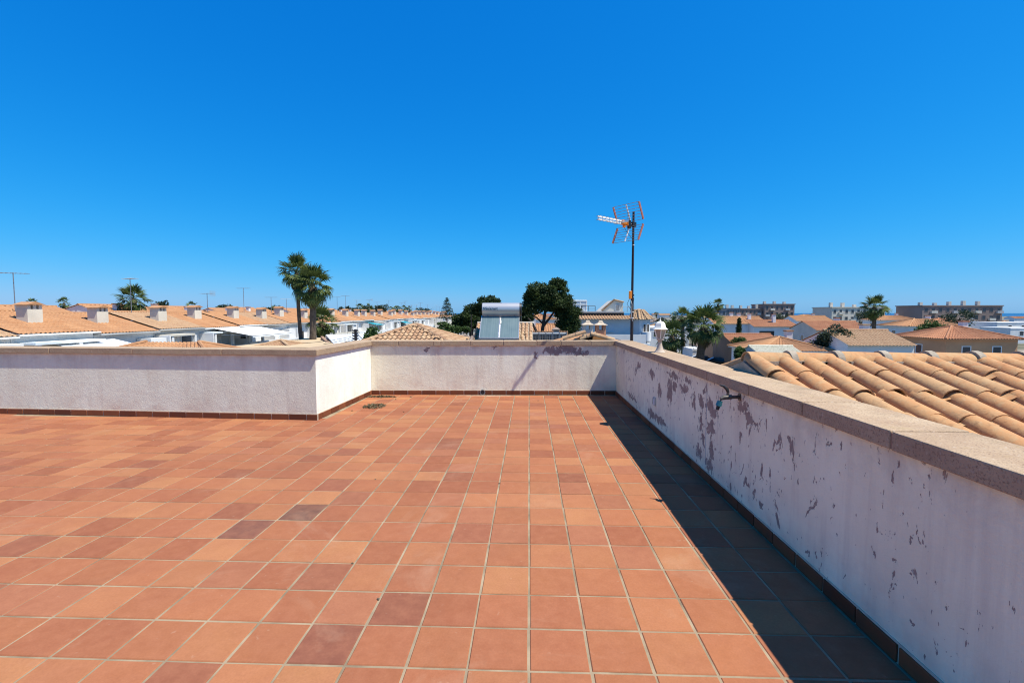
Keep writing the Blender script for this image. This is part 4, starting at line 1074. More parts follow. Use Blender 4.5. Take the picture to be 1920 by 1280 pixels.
def house(label, cx, cy, w, d, z1, wall, roof='gable', rmat=None, pitch=.35, ridge='x', wins=(), chim=(), name='house', group=None, over=.35, tp=.3, z0=GZ, cat='house', rows=6):
    """wins = (face, along, z, w, h[, mat]); chim = (dx, dy)"""
    o = thing(name, label, cat, (cx, cy, z0), group)
    x0, x1, y0, y1 = cx - w / 2, cx + w / 2, cy - d / 2, cy + d / 2
    rm = rmat or M_rooforange; a = tp * .16
    if roof == 'flat':
        MB().box(x0, x1, y0, y1, z0, z1 - .35).build('wall', wall, o)
        MB().box(x0 - .06, x1 + .06, y0 - .06, y1 + .06, z1 - .35, z1).build('roof_parapet', wall, o)
    else:
        half = (d if ridge == 'x' else w) / 2; rh = half * pitch
        if roof == 'gable':
            if ridge == 'x': body = MB().add([(x0, y0, z0), (x1, y0, z0), (x1, y1, z0), (x0, y1, z0), (x0, y0, z1), (x1, y0, z1), (x1, y1, z1), (x0, y1, z1), (x0, cy, z1 + rh), (x1, cy, z1 + rh)], [(0, 1, 5, 4), (1, 2, 6, 9, 5), (2, 3, 7, 6), (3, 0, 4, 8, 7)])
            else: body = MB().add([(x0, y0, z0), (x1, y0, z0), (x1, y1, z0), (x0, y1, z0), (x0, y0, z1), (x1, y0, z1), (x1, y1, z1), (x0, y1, z1), (cx, y0, z1 + rh), (cx, y1, z1 + rh)], [(0, 1, 5, 8, 4), (1, 2, 6, 5), (2, 3, 7, 9, 6), (3, 0, 4, 7)])
            body.build('wall', wall, o)
            for sg in (-1, 1):
                mb = MB(); lift = .05
                if ridge == 'x':
                    ye = cy + sg * (half + over); ze = z1 + rh - (half + over) * pitch + lift
                    wave(mb, (x0 - .12, ye, ze), (x1 + .12, ye, ze), (x0 - .12, cy, z1 + rh + lift), (x1 + .12, cy, z1 + rh + lift), tp, a, rows)
                else:
                    xe = cx + sg * (half + over); ze = z1 + rh - (half + over) * pitch + lift
                    wave(mb, (xe, y0 - .12, ze), (xe, y1 + .12, ze), (cx, y0 - .12, z1 + rh + lift), (cx, y1 + .12, z1 + rh + lift), tp, a, rows)
                mb.build('roof_slope', rm, o)
            e = [(x0 - .15, cy, z1 + rh + .05), (x1 + .15, cy, z1 + rh + .05)] if ridge == 'x' else [(cx, y0 - .15, z1 + rh + .05), (cx, y1 + .15, z1 + rh + .05)]
            MB().tube(e, .13, 8).build('ridge', rm, o)
        else:
            MB().box(x0, x1, y0, y1, z0, z1).build('wall', wall, o)
            X0, X1, Y0, Y1 = x0 - over, x1 + over, y0 - over, y1 + over; ze = z1 - over * pitch + .05
            hw = min(X1 - X0, Y1 - Y0) / 2; zr_ = ze + hw * pitch
            if X1 - X0 >= Y1 - Y0: ra, rb = Vector((X0 + hw, cy, zr_)), Vector((X1 - hw, cy, zr_))
            else: ra, rb = Vector((cx, Y0 + hw, zr_)), Vector((cx, Y1 - hw, zr_))
            P = [Vector((X0, Y0, ze)), Vector((X1, Y0, ze)), Vector((X1, Y1, ze)), Vector((X0, Y1, ze))]
            if X1 - X0 >= Y1 - Y0: tr_ = [(P[0], P[1], ra, rb), (P[1], P[2], rb, rb), (P[2], P[3], rb, ra), (P[3], P[0], ra, ra)]
            else: tr_ = [(P[0], P[1], ra, ra), (P[1], P[2], ra, rb), (P[2], P[3], rb, rb), (P[3], P[0], rb, ra)]
            for (e0, e1, r0, r1) in tr_:
                mb = MB(); wave(mb, e0, e1, r0, r1, tp, a, rows); mb.build('roof_slope', rm, o)
            for (e, r_) in zip(P, (ra, ra if X1 - X0 < Y1 - Y0 else rb, rb, ra if X1 - X0 >= Y1 - Y0 else rb)):
                MB().tube([e + Vector((0, 0, .03)), r_ + Vector((0, 0, .03))], .11, 7).build('hip_ridge', rm, o)
            MB().box(X0 + .05, X1 - .05, Y0 + .05, Y1 - .05, ze - .12, ze - .03).build('eaves_board', wall, o)
    for wn_ in wins:
        face, al, z, ww, hh = wn_[:5]; m = wn_[5] if len(wn_) > 5 else None
        if face == 's': window(o, (cx + al, y0, z), (1, 0, 0), (0, -1, 0), ww, hh, m)
        elif face == 'w': window(o, (x0, cy + al, z), (0, 1, 0), (-1, 0, 0), ww, hh, m)
        elif face == 'e': window(o, (x1, cy + al, z), (0, 1, 0), (1, 0, 0), ww, hh, m)
    for (dx, dy, top) in chim:
        ch = MB().box(cx + dx - .3, cx + dx + .3, cy + dy - .3, cy + dy + .3, z1 - .2, top).build('chimney', M_housewhite, o)
        MB().box(cx + dx - .38, cx + dx + .38, cy + dy - .38, cy + dy + .38, top, top + .12).build('chimney_cap', rm, ch)
    return o

# ------------------------------------------------------------------ long terrace of houses on the left
RX = -32.0; UW = 5.6; EZ = .2
def fish_aerial(label, base, h, kind, group='roof aerials'):
    o = thing('roof_aerial', label, 'aerial', tuple(base), group); b = Vector(base)
    MB().tube([b, b + Vector((0, 0, h))], .03, 6).build('mast', M_galv, o)
    a = random.uniform(-.5, .5); u = Vector((math.cos(a), math.sin(a), 0)); v = Vector((-u.y, u.x, 0)); t_ = b + Vector((0, 0, h - .05))
    MB().tube([t_ - u * .8, t_ + u * .8], .022, 6).build('boom', M_galv, o)
    for k in range(7): MB().tube([t_ + u * (-.75 + .25 * k) - v * .35, t_ + u * (-.75 + .25 * k) + v * .35], .012, 5).build('element', M_galv, o)
    if kind:
        for k in range(6): zz_ = Vector((0, 0, -.25 + .1 * k)); MB().tube([t_ + u * .85 + zz_ - v * .35, t_ + u * .85 + zz_ + v * .35], .012, 5).build('reflector_rod', M_galv, o)
    return o

DETAIL = ['white door in the upper wall', 'blue-shaded upper terrace', 'dark open upper porch', 'grey partition wall on the upper terrace', 'glazed upper terrace', 'bare white upper terrace']
def row_house(i, Y, RX, EZ, label, detail=True, group='terraced houses in the long left-hand row', rg=None):
    y0, y1 = Y, Y + UW; far_ = Y > 110; EZ = EZ + rg.choice((-.10, -.03, .03, .09))
    o = thing('terraced_house', label, 'house', (RX, Y + UW / 2, GZ), group)
    MB().box(RX - 9, RX - .45, y0, y1 - .02, GZ, EZ + .1).build('wall', M_housewhite, o)
    MB().box(RX - .45, RX + 1.2, y0, y1 - .02, GZ, -2.75).build('ground_floor', M_cream, o)
    hp = rg.choice((-1.75, -1.9, -1.6))
    MB().box(RX + 1.02, RX + 1.2, y0 + .12, y1 - .14, -2.75, hp).build('terrace_parapet', rg.choice((M_housewhite, M_housewhite, M_cream)), o)
    MB().box(RX - .45, RX + .98, y0, y0 + .12, -2.75, -.35 if rg.random() < .6 else -1.2).build('party_wall', M_housewhite, o)
    r = MB(); ex = RX + .15; rz_ = EZ + 1.5; rxr = RX - 4.6
    wave(r, (ex, y0, EZ), (ex, y1, EZ), (rxr, y0, rz_), (rxr, y1, rz_), .3 if not far_ else .5, .045, 9 if not far_ else 3, 4)
    r.build('roof_slope', rg.choice((M_rooforange, M_rooforange, M_rooforange, M_roofhip, M_roofred)) if i % 3 == 1 else M_rooforange, o)
    MB().add([(rxr, y0, rz_ + .02), (rxr, y1, rz_ + .02), (RX - 9.3, y1, EZ), (RX - 9.3, y0, EZ)], [(0, 1, 2, 3)]).build('rear_roof_slope', M_rooforange, o)
    MB().tube([(rxr, y0, rz_), (rxr, y1, rz_)], .12, 6).build('ridge', M_rooforange, o)
    MB().box(RX - 1.6, ex + .03, y0, y1 - .02, EZ - .14, EZ - .03).build('eaves_slab', M_grey if rg.random() < .4 else M_housewhite, o)
    # chimney with little tiled hood
    cx, cy = RX - rg.uniform(2.2, 3.0), y0 + UW * .5 + rg.uniform(-.3, .3); zc = EZ + (RX - cx) / 4.75 * 1.5
    ch = MB().box(cx - .40, cx + .40, cy - .5, cy + .5, zc - .3, zc + .85).build('chimney', M_cream, o)
    for k in range(3): MB().box(cx - .41, cx + .41, cy - .48 + .37 * k, cy - .48 + .37 * k + .2, zc + .85, zc + 1.15).build('chimney_vent', M_cream, ch)
    MB().add([(cx - .55, cy - .65, zc + 1.15), (cx + .55, cy - .65, zc + 1.15), (cx + .55, cy + .65, zc + 1.15), (cx - .55, cy + .65, zc + 1.15), (cx - .55, cy, zc + 1.36), (cx + .55, cy, zc + 1.36)], [(0, 1, 5, 4), (2, 3, 4, 5), (1, 2, 5), (0, 4, 3), (0, 3, 2, 1)]).build('chimney_cap', M_rooforange, ch)
    # openings on the set-back upper front
    f = RX - .45 + .01
    a = rg.uniform(.2, .32)
    for (fy, w_, h_, zc_, m) in ((a, 1.2, 2.1, -1.7, rg.choice((M_glass, M_dark, M_shutter))), (a + .42, 1.5, 1.3 if rg.random() < .5 else 2.1, -1.5, rg.choice((M_glass, M_shutter, M_dark, M_white)))):
        window(o, (f, y0 + UW * fy, zc_), (0, 1, 0), (1, 0, 0), w_, h_, m, proud=.05)
    if rg.random() < .45:      # pillars and lintel of the covered terrace
        for yy in (y0 + .3, y0 + UW * .55): MB().box(RX + .7, RX + .95, yy, yy + .25, -2.75, -.42).build('porch_pillar', M_housewhite, o)
        MB().box(RX - .45, RX + 1.0, y0 + .13, y0 + UW * (.55 if rg.random() < .6 else .9), -.42, -.26).build('porch_roof', rg.choice((M_housewhite, M_cream, M_pergola)), o)
    if rg.random() < .5: MB().box(RX - .4, RX + .8, y1 - 1.8, y1 - .15, -2.75, -.5).build('store_room', M_housewhite, o)
    return o
rgr = random.Random(21)
ORD = ['first', 'second', 'third', 'fourth', 'fifth', 'sixth', 'seventh', 'eighth', 'ninth', 'tenth', 'eleventh', 'twelfth']
Ys = [17.0 + UW * i for i in range(32)]
for i, Y in enumerate(Ys):
    xpix = 992 + RX / (Y + UW / 2) * F_PX
    if xpix < 120: lab = 'nearest terraced house of the left row, cut by the picture edge'
    elif i < 14: lab = f'{ORD[i - 2] if i >= 2 else "outermost"} orange-roofed terraced house from the left, with a tiled chimney'
    else: lab = 'small distant orange-roofed terraced house far down the left row'
    row_house(i, Y, RX, EZ, lab, rg=rgr)
    if i % 2 == 0 or rgr.random() < .35:
        zc = EZ + 1.4
        fish_aerial(f'thin television aerial on the {"far end" if i > 13 else ORD[min(11, i)] + " roof"} of the left row' if i < 14 else 'thin television aerial far down the left row', (RX - 4.2, Y + rgr.uniform(1, 4.5), zc), rgr.uniform(1.8, 3.6), rgr.random() < .4)
# a second row behind, only its roofs show
for i in range(20):
    Y = 34 + 8.2 * i; X = -58 - (i % 3) * 1.5
    house('orange roof of a house in the row behind the left terrace', X, Y + 4, 9, 8.1, .95 + .25 * (i % 2), M_housewhite, 'gable', M_rooforange, .33, 'y', chim=((2.2, rgr.uniform(-2, 2), 2.6 + .3 * rgr.random()),), name='back_row_house', group='houses behind the left terrace', tp=.6, rows=3)
def awning(label, c0, c1, proj, drop, mat, z):
    """sloping cloth from the wall line, c0..c1 along Y"""
    o = thing('awning', label, 'awning', (c0[0], c0[1], z))
    x, y0 = c0; y1 = c1[1]
    mb = MB(); n = 14
    vs = []
    for k in range(n + 1):
        y = y0 + (y1 - y0) * k / n
        vs += [(x, y, z), (x + proj * .5, y, z - drop * .5 - .04 * math.sin(k * math.pi)), (x + proj, y, z - drop), (x + proj + .01, y, z - drop - .16 - .03 * (k % 2))]
    mb.add(vs, [(4 * k + j, 4 * k + j + 1, 4 * k + j + 5, 4 * k + j + 4) for k in range(n) for j in range(3)]); mb.build('cloth', mat, o)
    MB().tube([(x + proj, y0, z - drop + .01), (x + proj, y1, z - drop + .01)], .03, 6).build('front_bar', M_white, o)
    for y in (y0 + .1, y1 - .1): MB().tube([(x, y, z - .7), (x + proj, y, z - drop)], .02, 6).build('arm', M_white, o)
awning('broad white awning stretched out at the left edge', (RX - .3, 46.4), (0, 54.2), 4.4, .8, M_whitecloth, .12)
awning('teal awning on the far terraced houses', (RX - .3, 112.5), (0, 118), 2.6, .55, M_tealcloth, -.25)
awning('dark teal awning under the terrace eaves', (RX - .3, 92), (0, 97), 2.0, .4, M_tealcloth, -.28)
awning('white awning on the nearer terraced houses at far left', (RX - .3, 30), (0, 35), 2.6, .6, M_whitecloth, -.3)

# ------------------------------------------------------------------ low buildings between
house('flat tan roof terrace below the left-hand palms', -17.6, 40.5, 8.6, 15, -.85, M_tan, 'flat', wins=(('e', -3, -2.5, 1.2, 1.2), ('s', 0, -2.8, 1.4, 1.2)))
house('low orange-tiled roof at the foot of the awning house', -21.5, 27.5, 9.5, 6.2, -1.25, M_cream, 'hip', M_rooforange, .34, tp=.24, rows=10)
house('grey flat-roofed store left of the tan terrace', -24.5, 37.5, 4.5, 6, -1.3, M_grey, 'flat')
house('small cream hut with tiled roof beside the tan terrace', at(527, 640, 36).x, 36.0, 2.4, 2.4, -.95, M_cream, 'hip', M_roofhip, .3, tp=.22)
# white pitched sheet roof
D = 38
o = thing('white_pergola', 'white sheet-metal lean-to roof right of the palm trunks', 'pergola', tuple(gp(655, D)))
c = [at(612, 627, 44), at(690, 625.5, 44), at(700, 655, 33), at(638, 656, 33)]
nn = 11
for k in range(nn):
    a, b = c[0].lerp(c[1], k / nn), c[0].lerp(c[1], (k + .93) / nn); d_, e_ = c[3].lerp(c[2], (k + .93) / nn), c[3].lerp(c[2], k / nn)
    zz = Vector((0, 0, .05)); MB().add([a, b, d_, e_, a - zz, b - zz, d_ - zz, e_ - zz], [(0, 3, 2, 1), (4, 5, 6, 7), (0, 1, 5, 4), (1, 2, 6, 5), (2, 3, 7, 6), (3, 0, 4, 7)]).build('roof_sheet', M_pergola, o)
for (a, b) in ((c[0], c[3]), (c[1], c[2])):
    MB().tube([a - Vector((0, 0, .06)), b - Vector((0, 0, .06))], .06, 6).build('edge_beam', M_white, o)
for pnt in c: MB().box(pnt.x - .07, pnt.x + .07, pnt.y - .07, pnt.y + .07, GZ, pnt.z - .06).build('post', M_white, o)
MB().box(c[0].x, c[1].x, 43.9, 44.1, GZ, c[0].z - .1).build('rear_wall', M_housewhite, o)
# brick gable wall by it
p0 = at(606, 628, 43); p1 = at(634, 655, 34)
o = MB().add([(p0.x, 43, p0.z - .1), (p1.x, 34, p1.z - .1), (p1.x, 34, GZ), (p0.x, 43, GZ), (p0.x - .25, 43, p0.z - .1), (p1.x - .25, 34, p1.z - .1), (p1.x - .25, 34, GZ), (p0.x - .25, 43, GZ)], [(0, 1, 2, 3), (7, 6, 5, 4), (4, 5, 1, 0), (1, 5, 6, 2), (0, 3, 7, 4)]).build('garden_wall', M_brown)
tag(o, 'brown sloping side wall under the white lean-to roof', 'wall')
# pole with insulators and wires
D = 36; pt_ = at(666.5, 617, D)
o = thing('utility_pole', 'short dark utility pole with insulators before the white lean-to', 'pole', (pt_.x, D, GZ))
MB().tube([(pt_.x, D, GZ), (pt_.x, D, pt_.z)], .11, 8).build('shaft', M_mast, o)
for k, z in enumerate((.12, .32, .52, .75)):
    MB().bbox((pt_.x, D - .05, pt_.z - z), (1, 0, 0), (0, 1, 0), (0, 0, 1), .16 + .06 * (k == 1), .06, .05).build('insulator_bracket', M_mast, o)
    for s2 in (-1, 1): MB().tube([(pt_.x + s2 * .2, D - .05, pt_.z - z - .04), (pt_.x + s2 * .2, D - .05, pt_.z - z + .1)], .045, 6).build('insulator', M_galv, o)
for k, (dx, dy, dz) in enumerate(((6, -8, -1.9), (6, -7.6, -1.5), (6, -7.8, -2.3), (-9, 2, -.6), (-9, 2.2, -.9), (-9, 1.8, -1.3), (-14, 3, -1.2))):
    a = Vector((pt_.x, D - .05, pt_.z - .15 - .12 * k)); b = a + Vector((dx, dy, dz))
    w = MB().tube([a.lerp(b, j / 8) - Vector((0, 0, .35 * 4 * (j / 8) * (1 - j / 8))) for j in range(9)], .018, 5).build('overhead_wire', M_black)
    tag(w, 'thin black overhead wire running from the utility pole', 'wire', 'wires at the utility pole')
# street lamp over the umbrella pine
D = 52; o = thing('street_lamp', 'square-armed street lamp post beside the umbrella pine', 'street lamp', tuple(gp(883, D)))
z_ = at(883, 571.5, D).z; x_ = at(883.5, 571, D).x; x2 = at(899, 571, D).x
MB().tube([(x_, D, GZ), (x_, D, z_)], .06, 8).build('post', M_mast, o); MB().box(x_, x2, D - .05, D + .05, z_ - .05, z_ + .05).build('arm', M_mast, o); MB().box(x2 - .5, x2, D - .12, D + .12, z_ - .12, z_ - .03).build('lamp_head', M_galv, o)
# white low house with balustrade left of the pines
house('low white house among the bushes under the umbrella pine', at(865, 620, 62).x, 64, 4.2, 4, -.2, M_white, 'flat', wins=(('s', -1.1, -1.0, .8, .8), ('s', .8, -1.0, .9, 1.1)))
D = 58; p0, p1 = at(850, 624.5, D), at(879, 624.5, D)
o = thing('balustrade', 'white pierced balustrade in front of the low white house', 'balustrade', (p0.x, D, GZ))
MB().box(p0.x, p1.x, D, D + .2, p0.z + .08, p0.z + .2).build('top_rail', M_white, o); MB().box(p0.x, p1.x, D, D + .2, GZ, p0.z - .2).build('base', M_white, o)
for k in range(6): x = p0.x + (p1.x - p0.x - .2) * k / 5; MB().box(x, x + .2, D + .02, D + .18, p0.z - .2, p0.z + .08).build('baluster', M_white, o)
MB().box(p0.x, p1.x, D + .25, D + .3, p0.z - .2, p0.z + .08).build('painted_shade_sheet', M_dark, o)  # dark sheet put in as the shade behind the balusters
house('long low tiled house just beyond the hip roof', at(875, 634, 30).x, 31.5, 3.6, 3, -.35, M_cream, 'hip', M_roofdark, .25, tp=.25)

# ------------------------------------------------------------------ buildings seen under the big pine
house('salmon house with a tiled roof behind the pine trunks', at(1030, 610, 66).x, 70, 6.2, 6, -.95, M_salmon, 'gable', M_rooforange, .3, 'x', wins=(('s', -1.6, -1.8, .9, 1.0), ('s', 1.6, -1.8, .9, 1.0)), chim=((-2.2, -1.0, .9),), tp=.35)
house('white house far behind the big pine', at(1012, 600, 110).x, 114, 7.5, 7, .2, M_housewhite, 'hip', M_rooforange, .32, wins=(('s', -1.8, -1.1, 1, 1.1), ('s', 1.8, -1.1, 1, 1.1)), tp=.4)
D = 40; p0, p1 = at(1000, 620, D), at(1064, 620, D)
o = thing('slatted_fence', 'orange slatted fence behind the pine trunks', 'fence', (p0.x, D, GZ))
for k in range(24): x = p0.x + (p1.x - p0.x) * k / 23; MB().box(x - .035, x + .035, D, D + .03, -2.2, p0.z).build('slat', M_salmon, o)
for z in (p0.z - .1, -1.6): MB().box(p0.x, p1.x, D + .035, D + .08, z - .03, z + .03).build('rail', M_brown, o)
MB().box(p0.x, p1.x, D + .1, D + .3, GZ, -1.0).build('base_wall', M_housewhite, o)

# ------------------------------------------------------------------ the villa behind the mast
D = 55.0
V = lambda x, y, dy=0: at(x, y, D + dy)
o = thing('villa', 'grey-white villa with gable, roof terrace and round corner turret behind the mast', 'house', tuple(gp(1150, D)))
xl, xr = V(1084, 600).x, V(1190, 600).x
ze = V(1150, 597.5).z; zt_ = V(1150, 590.5, .75).z
MB().box(xl, xr + .4, D, D + 9, GZ, ze).build('wall', M_villa, o)
mb = MB(); wave(mb, (xl - .2, D - .55, ze - .02), (xr + .3, D - .55, ze - .02), (xl - .2, D + .75, zt_ - .05), (xr + .3, D + .75, zt_ - .05), .33, .06, 3, 6); mb.build('eaves_roof', M_roofhip, o)
zb2, zb3 = V(1150, 586.3, .8).z, V(1150, 584, .8).z
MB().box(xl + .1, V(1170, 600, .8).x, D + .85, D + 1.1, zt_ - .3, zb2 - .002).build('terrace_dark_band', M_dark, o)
MB().box(xl + .1, V(1170, 600, .8).x, D + .70, D + 3.0, zb2, zb3 + .02).build('terrace_slab', M_grey, o)
gl, gr_, gm = V(1128, 583, 3).x, V(1168, 583, 3).x, V(1152, 562, 3).x
zg0, zg1, zg2 = V(1128, 584, 3).z, V(1152, 562.5, 3).z, V(1168, 567, 3).z
MB().add([(gl, D + 3, zg0 - .6), (gr_, D + 3, zg0 - .6), (gr_, D + 3, zg2), (gm, D + 3, zg1), (gl, D + 3, zg0 + .05), (gl, D + 8, zg0 - .6), (gr_, D + 8, zg0 - .6), (gr_, D + 8, zg2), (gm, D + 8, zg1), (gl, D + 8, zg0 + .05)],
         [(0, 1, 2, 3, 4), (5, 9, 8, 7, 6), (1, 6, 7, 2), (2, 7, 8, 3), (3, 8, 9, 4), (4, 9, 5, 0)]).build('gable_wall', M_cream, o)
for k in range(14):
    a = Vector((gl, D + 2.95, zg0 + .05)).lerp(Vector((gm, D + 2.95, zg1)), k / 14.0); b = Vector((gl, D + 2.95, zg0 + .05)).lerp(Vector((gm, D + 2.95, zg1)), (k + 1) / 14.0)
    MB().tube([a + Vector((0, 0, .05)), b + Vector((0, 0, .08))], [.10, .13], 7).build('verge_tile', M_roofhip, o)
MB().tube([(gm, D + 2.9, zg1 + .06), (gr_ + .1, D + 2.9, zg2 + .05)], .09, 7).build('verge_tile', M_roofhip, o)
wx = V(1158, 576, 2.95); w_ = .5
f = window(o, (V(1158.5, 577, 2.95).x, D + 2.98, V(1158, 577, 2.95).z), (1, 0, 0), (0, -1, 0), .56, .86, M_dark)
for k in range(4): MB().box(V(1158.5, 577, 2.9).x - .195 + .125 * k, V(1158.5, 577, 2.9).x - .17 + .125 * k, D + 2.9, D + 2.93, V(1158, 577, 2.9).z - .4, V(1158, 577, 2.9).z + .4).build('window_bar', M_white, f)
# glazed roof room and railing
x0_, x1_ = V(1072, 575, 2).x, V(1100, 575, 2).x; z0_, z1_ = V(1090, 584, 2).z, V(1090, 563.5, 2).z
gr2 = MB()
for x in (x0_, V(1088, 575, 2).x, x1_): gr2.box(x - .06, x + .06, D + 2, D + 2.12, z0_, z1_)
gr2.box(x0_, x1_, D + 1.99, D + 2.13, z1_ - .1, z1_ + .02); gr2.box(x0_, x1_, D + 1.99, D + 2.13, z0_ + (z1_ - z0_) * .62, z0_ + (z1_ - z0_) * .62 + .1); gr2.box(x0_, x1_, D + 1.99, D + 2.13, z0_ - .05, z0_ + .05)
rm_ = gr2.build('roof_room_frame', M_white, o)
MB().box(x0_, x1_, D + 2.04, D + 2.07, z0_, z1_ - .05).build('pane', M_shutter, rm_)
MB().box(x0_, x1_, D + 2.05, D + 4.5, z1_, z1_ + .08).build('roof_room_top', M_white, o)
mb = MB(); xa_, xb_ = V(1090, 575, 1).x, V(1116, 575, 1).x; zf0, zf1 = V(1100, 583, 1).z, V(1100, 573.5, 1).z
for x in (xa_, (xa_ + xb_) / 2, xb_): mb.tube([(x, D + 1, zf0), (x, D + 1, zf1)], .035, 6)
mb.tube([(xa_, D + 1, zf1), (xb_, D + 1, zf1)], .03, 6); mb.tube([(xa_, D + 1, (zf0 + zf1) / 2), (xb_, D + 1, (zf0 + zf1) / 2)], .015, 6); mb.build('terrace_railing', M_mast, o)
# shutters on the main wall
sh = window(o, (V(1140, 614).x, D - .005, V(1140, 615).z), (1, 0, 0), (0, -1, 0), 1.5, .92, M_shutter, M_villa)
for k in range(9): MB().box(V(1140, 614).x - .66, V(1140, 614).x + .66, D - .045, D - .02, V(1140, 615).z - .4 + .09 * k, V(1140, 615).z - .4 + .09 * k + .07).build('shutter_slat', M_shutter, sh)
MB().box(V(1128.5, 622).x, V(1152, 622).x, D - .12, D, V(1140, 623.5).z, V(1140, 622.5).z).build('sill', M_villa, o)
# parapet in front and turret
zz0 = V(1170, 628).z
MB().box(xl + 2.0, V(1203, 600).x, D - 2.2, D - 2.0, GZ, V(1170, 627, -2).z).build('terrace_parapet', M_housewhite, o)
tc = Vector((V(1203, 600).x, D + .6, 0)); trr = 18.0 * D / F_PX
MB().lathe((tc.x, tc.y, 0), [(trr, GZ), (trr, ze - .02)], 10).build('turret_wall', M_villa, o)
za, zb4 = ze - .05, V(1205, 581).z
mbr = MB(); N_ = 10
for k in range(N_):
    a0_, a1_ = 2 * math.pi * k / N_, 2 * math.pi * (k + 1) / N_; rr_ = trr + .35
    e0 = Vector((tc.x + rr_ * math.cos(a0_), tc.y + rr_ * math.sin(a0_), za)); e1 = Vector((tc.x + rr_ * math.cos(a1_), tc.y + rr_ * math.sin(a1_), za)); ap = Vector((tc.x - .2, tc.y, zb4))
    t0, t1 = ap + (e0 - ap) * .38, ap + (e1 - ap) * .38; t0.z = t1.z = zb4
    wave(mbr, e0, e1, t0, t1, .3, .05, 4, 5)
mbr.build('turret_roof', M_roofhip, o)
MB().lathe((tc.x - .2, tc.y, zb4 - .05), [((trr + .35) * .42, 0), ((trr + .35) * .38, .07), (.2, .16), (.05, .2)], 10).build('turret_cap', M_roofhip, o)
for k in range(N_):
    a0_ = 2 * math.pi * k / N_; MB().tube([(tc.x + (trr + .38) * math.cos(a0_), tc.y + (trr + .38) * math.sin(a0_), za + .03), (tc.x - .2 + (trr + .35) * .37 * math.cos(a0_), tc.y + (trr + .35) * .37 * math.sin(a0_), zb4 + .04)], .09, 6).build('turret_hip', M_roofhip, o)
for k, xx in enumerate((1206.5, 1213.5)):
    window(o, (V(xx, 612).x, tc.y - trr * (.98 if k == 0 else .84), V(xx, 615).z), (1, .12 if k == 0 else .5, 0), (.12, -1, 0), .34, .95, M_dark)
bc = Vector((V(1209, 630).x, D - .7, 0)); MB().lathe((bc.x, bc.y, 0), [(.35, V(1209, 641, -.7).z), (.50, V(1209, 639, -.7).z), (.50, V(1209, 622.5, -.7).z), (.44, V(1209, 622.5, -.7).z)], 20).build('round_balcony', M_housewhite, o, smooth=40)
fish_aerial('small aerial on the villa roof beside the gable', (V(1176, 582, 3).x, D + 3, V(1176, 585, 3).z), .7, True, None)
# lower glazed roofs in front of it
mb = MB(); c0, c1 = at(1138, 634, 33), at(1200, 650, 25)
o = thing('glass_canopy', 'dark-framed glazed canopy roof just right of the mast foot', 'canopy', (c0.x, 30, GZ))
for k in range(6):
    a = at(1140 + 14 * k, 632 + 2.6 * k, 34); b = at(1150 + 14 * k, 634 + 2.6 * k, 34); c_ = at(1160 + 15 * k, 645 + 4 * k, 27); d_ = at(1149 + 15 * k, 643 + 4 * k, 27)
    MB().add([a, b, c_, d_] + [q_ - Vector((0, 0, .05)) for q_ in (a, b, c_, d_)], [(0, 3, 2, 1), (4, 5, 6, 7), (0, 1, 5, 4), (1, 2, 6, 5), (2, 3, 7, 6), (3, 0, 4, 7)]).build('glass_sheet', M_glass if k % 2 else M_pergola, o)
MB().box(at(1140, 632, 34).x, at(1215, 646, 34).x, 34.02, 34.15, GZ, -.6).build('rear_wall', M_housewhite, o)

# ------------------------------------------------------------------ right-hand neighbourhood
W1 = lambda z: (('s', -1.6, z, 1.0, 1.1), ('s', 1.6, z, 1.0, 1.1), ('w', 0, z, 1.0, 1.1))
house('white house with an orange hip roof right of the lone tall palm', at(1373, 605, 100).x, 104, 7.6, 8, -.55, M_housewhite, 'gable', M_rooforange, .34, 'x', wins=(('s', 1.3, -2.0, 1.1, 1.3), ('w', -1, -1.8, 1, 1)), chim=((-2.0, -1, 1.6), (1.6, .4, 1.7)), tp=.35)
house('wide white house with two chimneys behind the cypress', at(1410, 605, 105).x, 111, 8.5, 9, -.6, M_housewhite, 'gable', M_rooforange, .3, 'x', wins=(('s', -2.6, -1.9, .9, 1.1), ('s', .6, -2.2, .5, .9)), chim=((-1.2, -2, 1.5), (1.2, -2, 1.45)), tp=.35)
house('white house with a dark covered balcony right of the chimneys', at(1455, 606, 98).x, 102, 9, 8, -1.1, M_housewhite, 'gable', M_roofred, .3, 'x', wins=(('s', -1.8, -2.7, 3.2, 1.5, M_dark), ('s', 2.4, -2.4, 1.2, 1.2)), chim=((.8, -1.5, 1.3),), tp=.35)
house('orange flat-roofed house below the white houses', at(1382, 628, 70).x, 73, 6.2, 5.0, -1.65, M_salmon, 'flat', wins=(('s', -1.2, -2.8, .9, 1.0),))
house('terracotta gabled house right of the orange flat-roofed house', at(1425, 632, 62).x, 66, 6.4, 6.5, -2.35, M_brown, 'gable', M_roofred, .32, 'x', wins=(('s', -1.5, -3.2, 1, 1),), tp=.3)
house('house with a grey-brown hip roof behind the garden wall', at(1362, 648, 80).x, 83, 7.4, 6.5, -4.05, M_villa, 'hip', M_roofdark, .34, wins=(('s', 1.0, -4.9, .9, 1), ('w', 0, -4.9, .9, 1)), tp=.3, rows=10)
house('white outbuilding with a mossy pale tiled roof near the ridge', at(1466, 650, 43).x, 45, 3.8, 3.2, -2.0, M_housewhite, 'gable', M_roofpale, .28, 'x', wins=(('s', .9, -2.8, .7, .8),), tp=.22, rows=9)
house('white garage with a pale roller door behind the right-hand palm', at(1326, 665, 76).x, 80, 3.6, 5, -4.2, M_housewhite, 'flat', wins=(('s', 0, -5.1, 2.0, 1.6, M_shutter),))
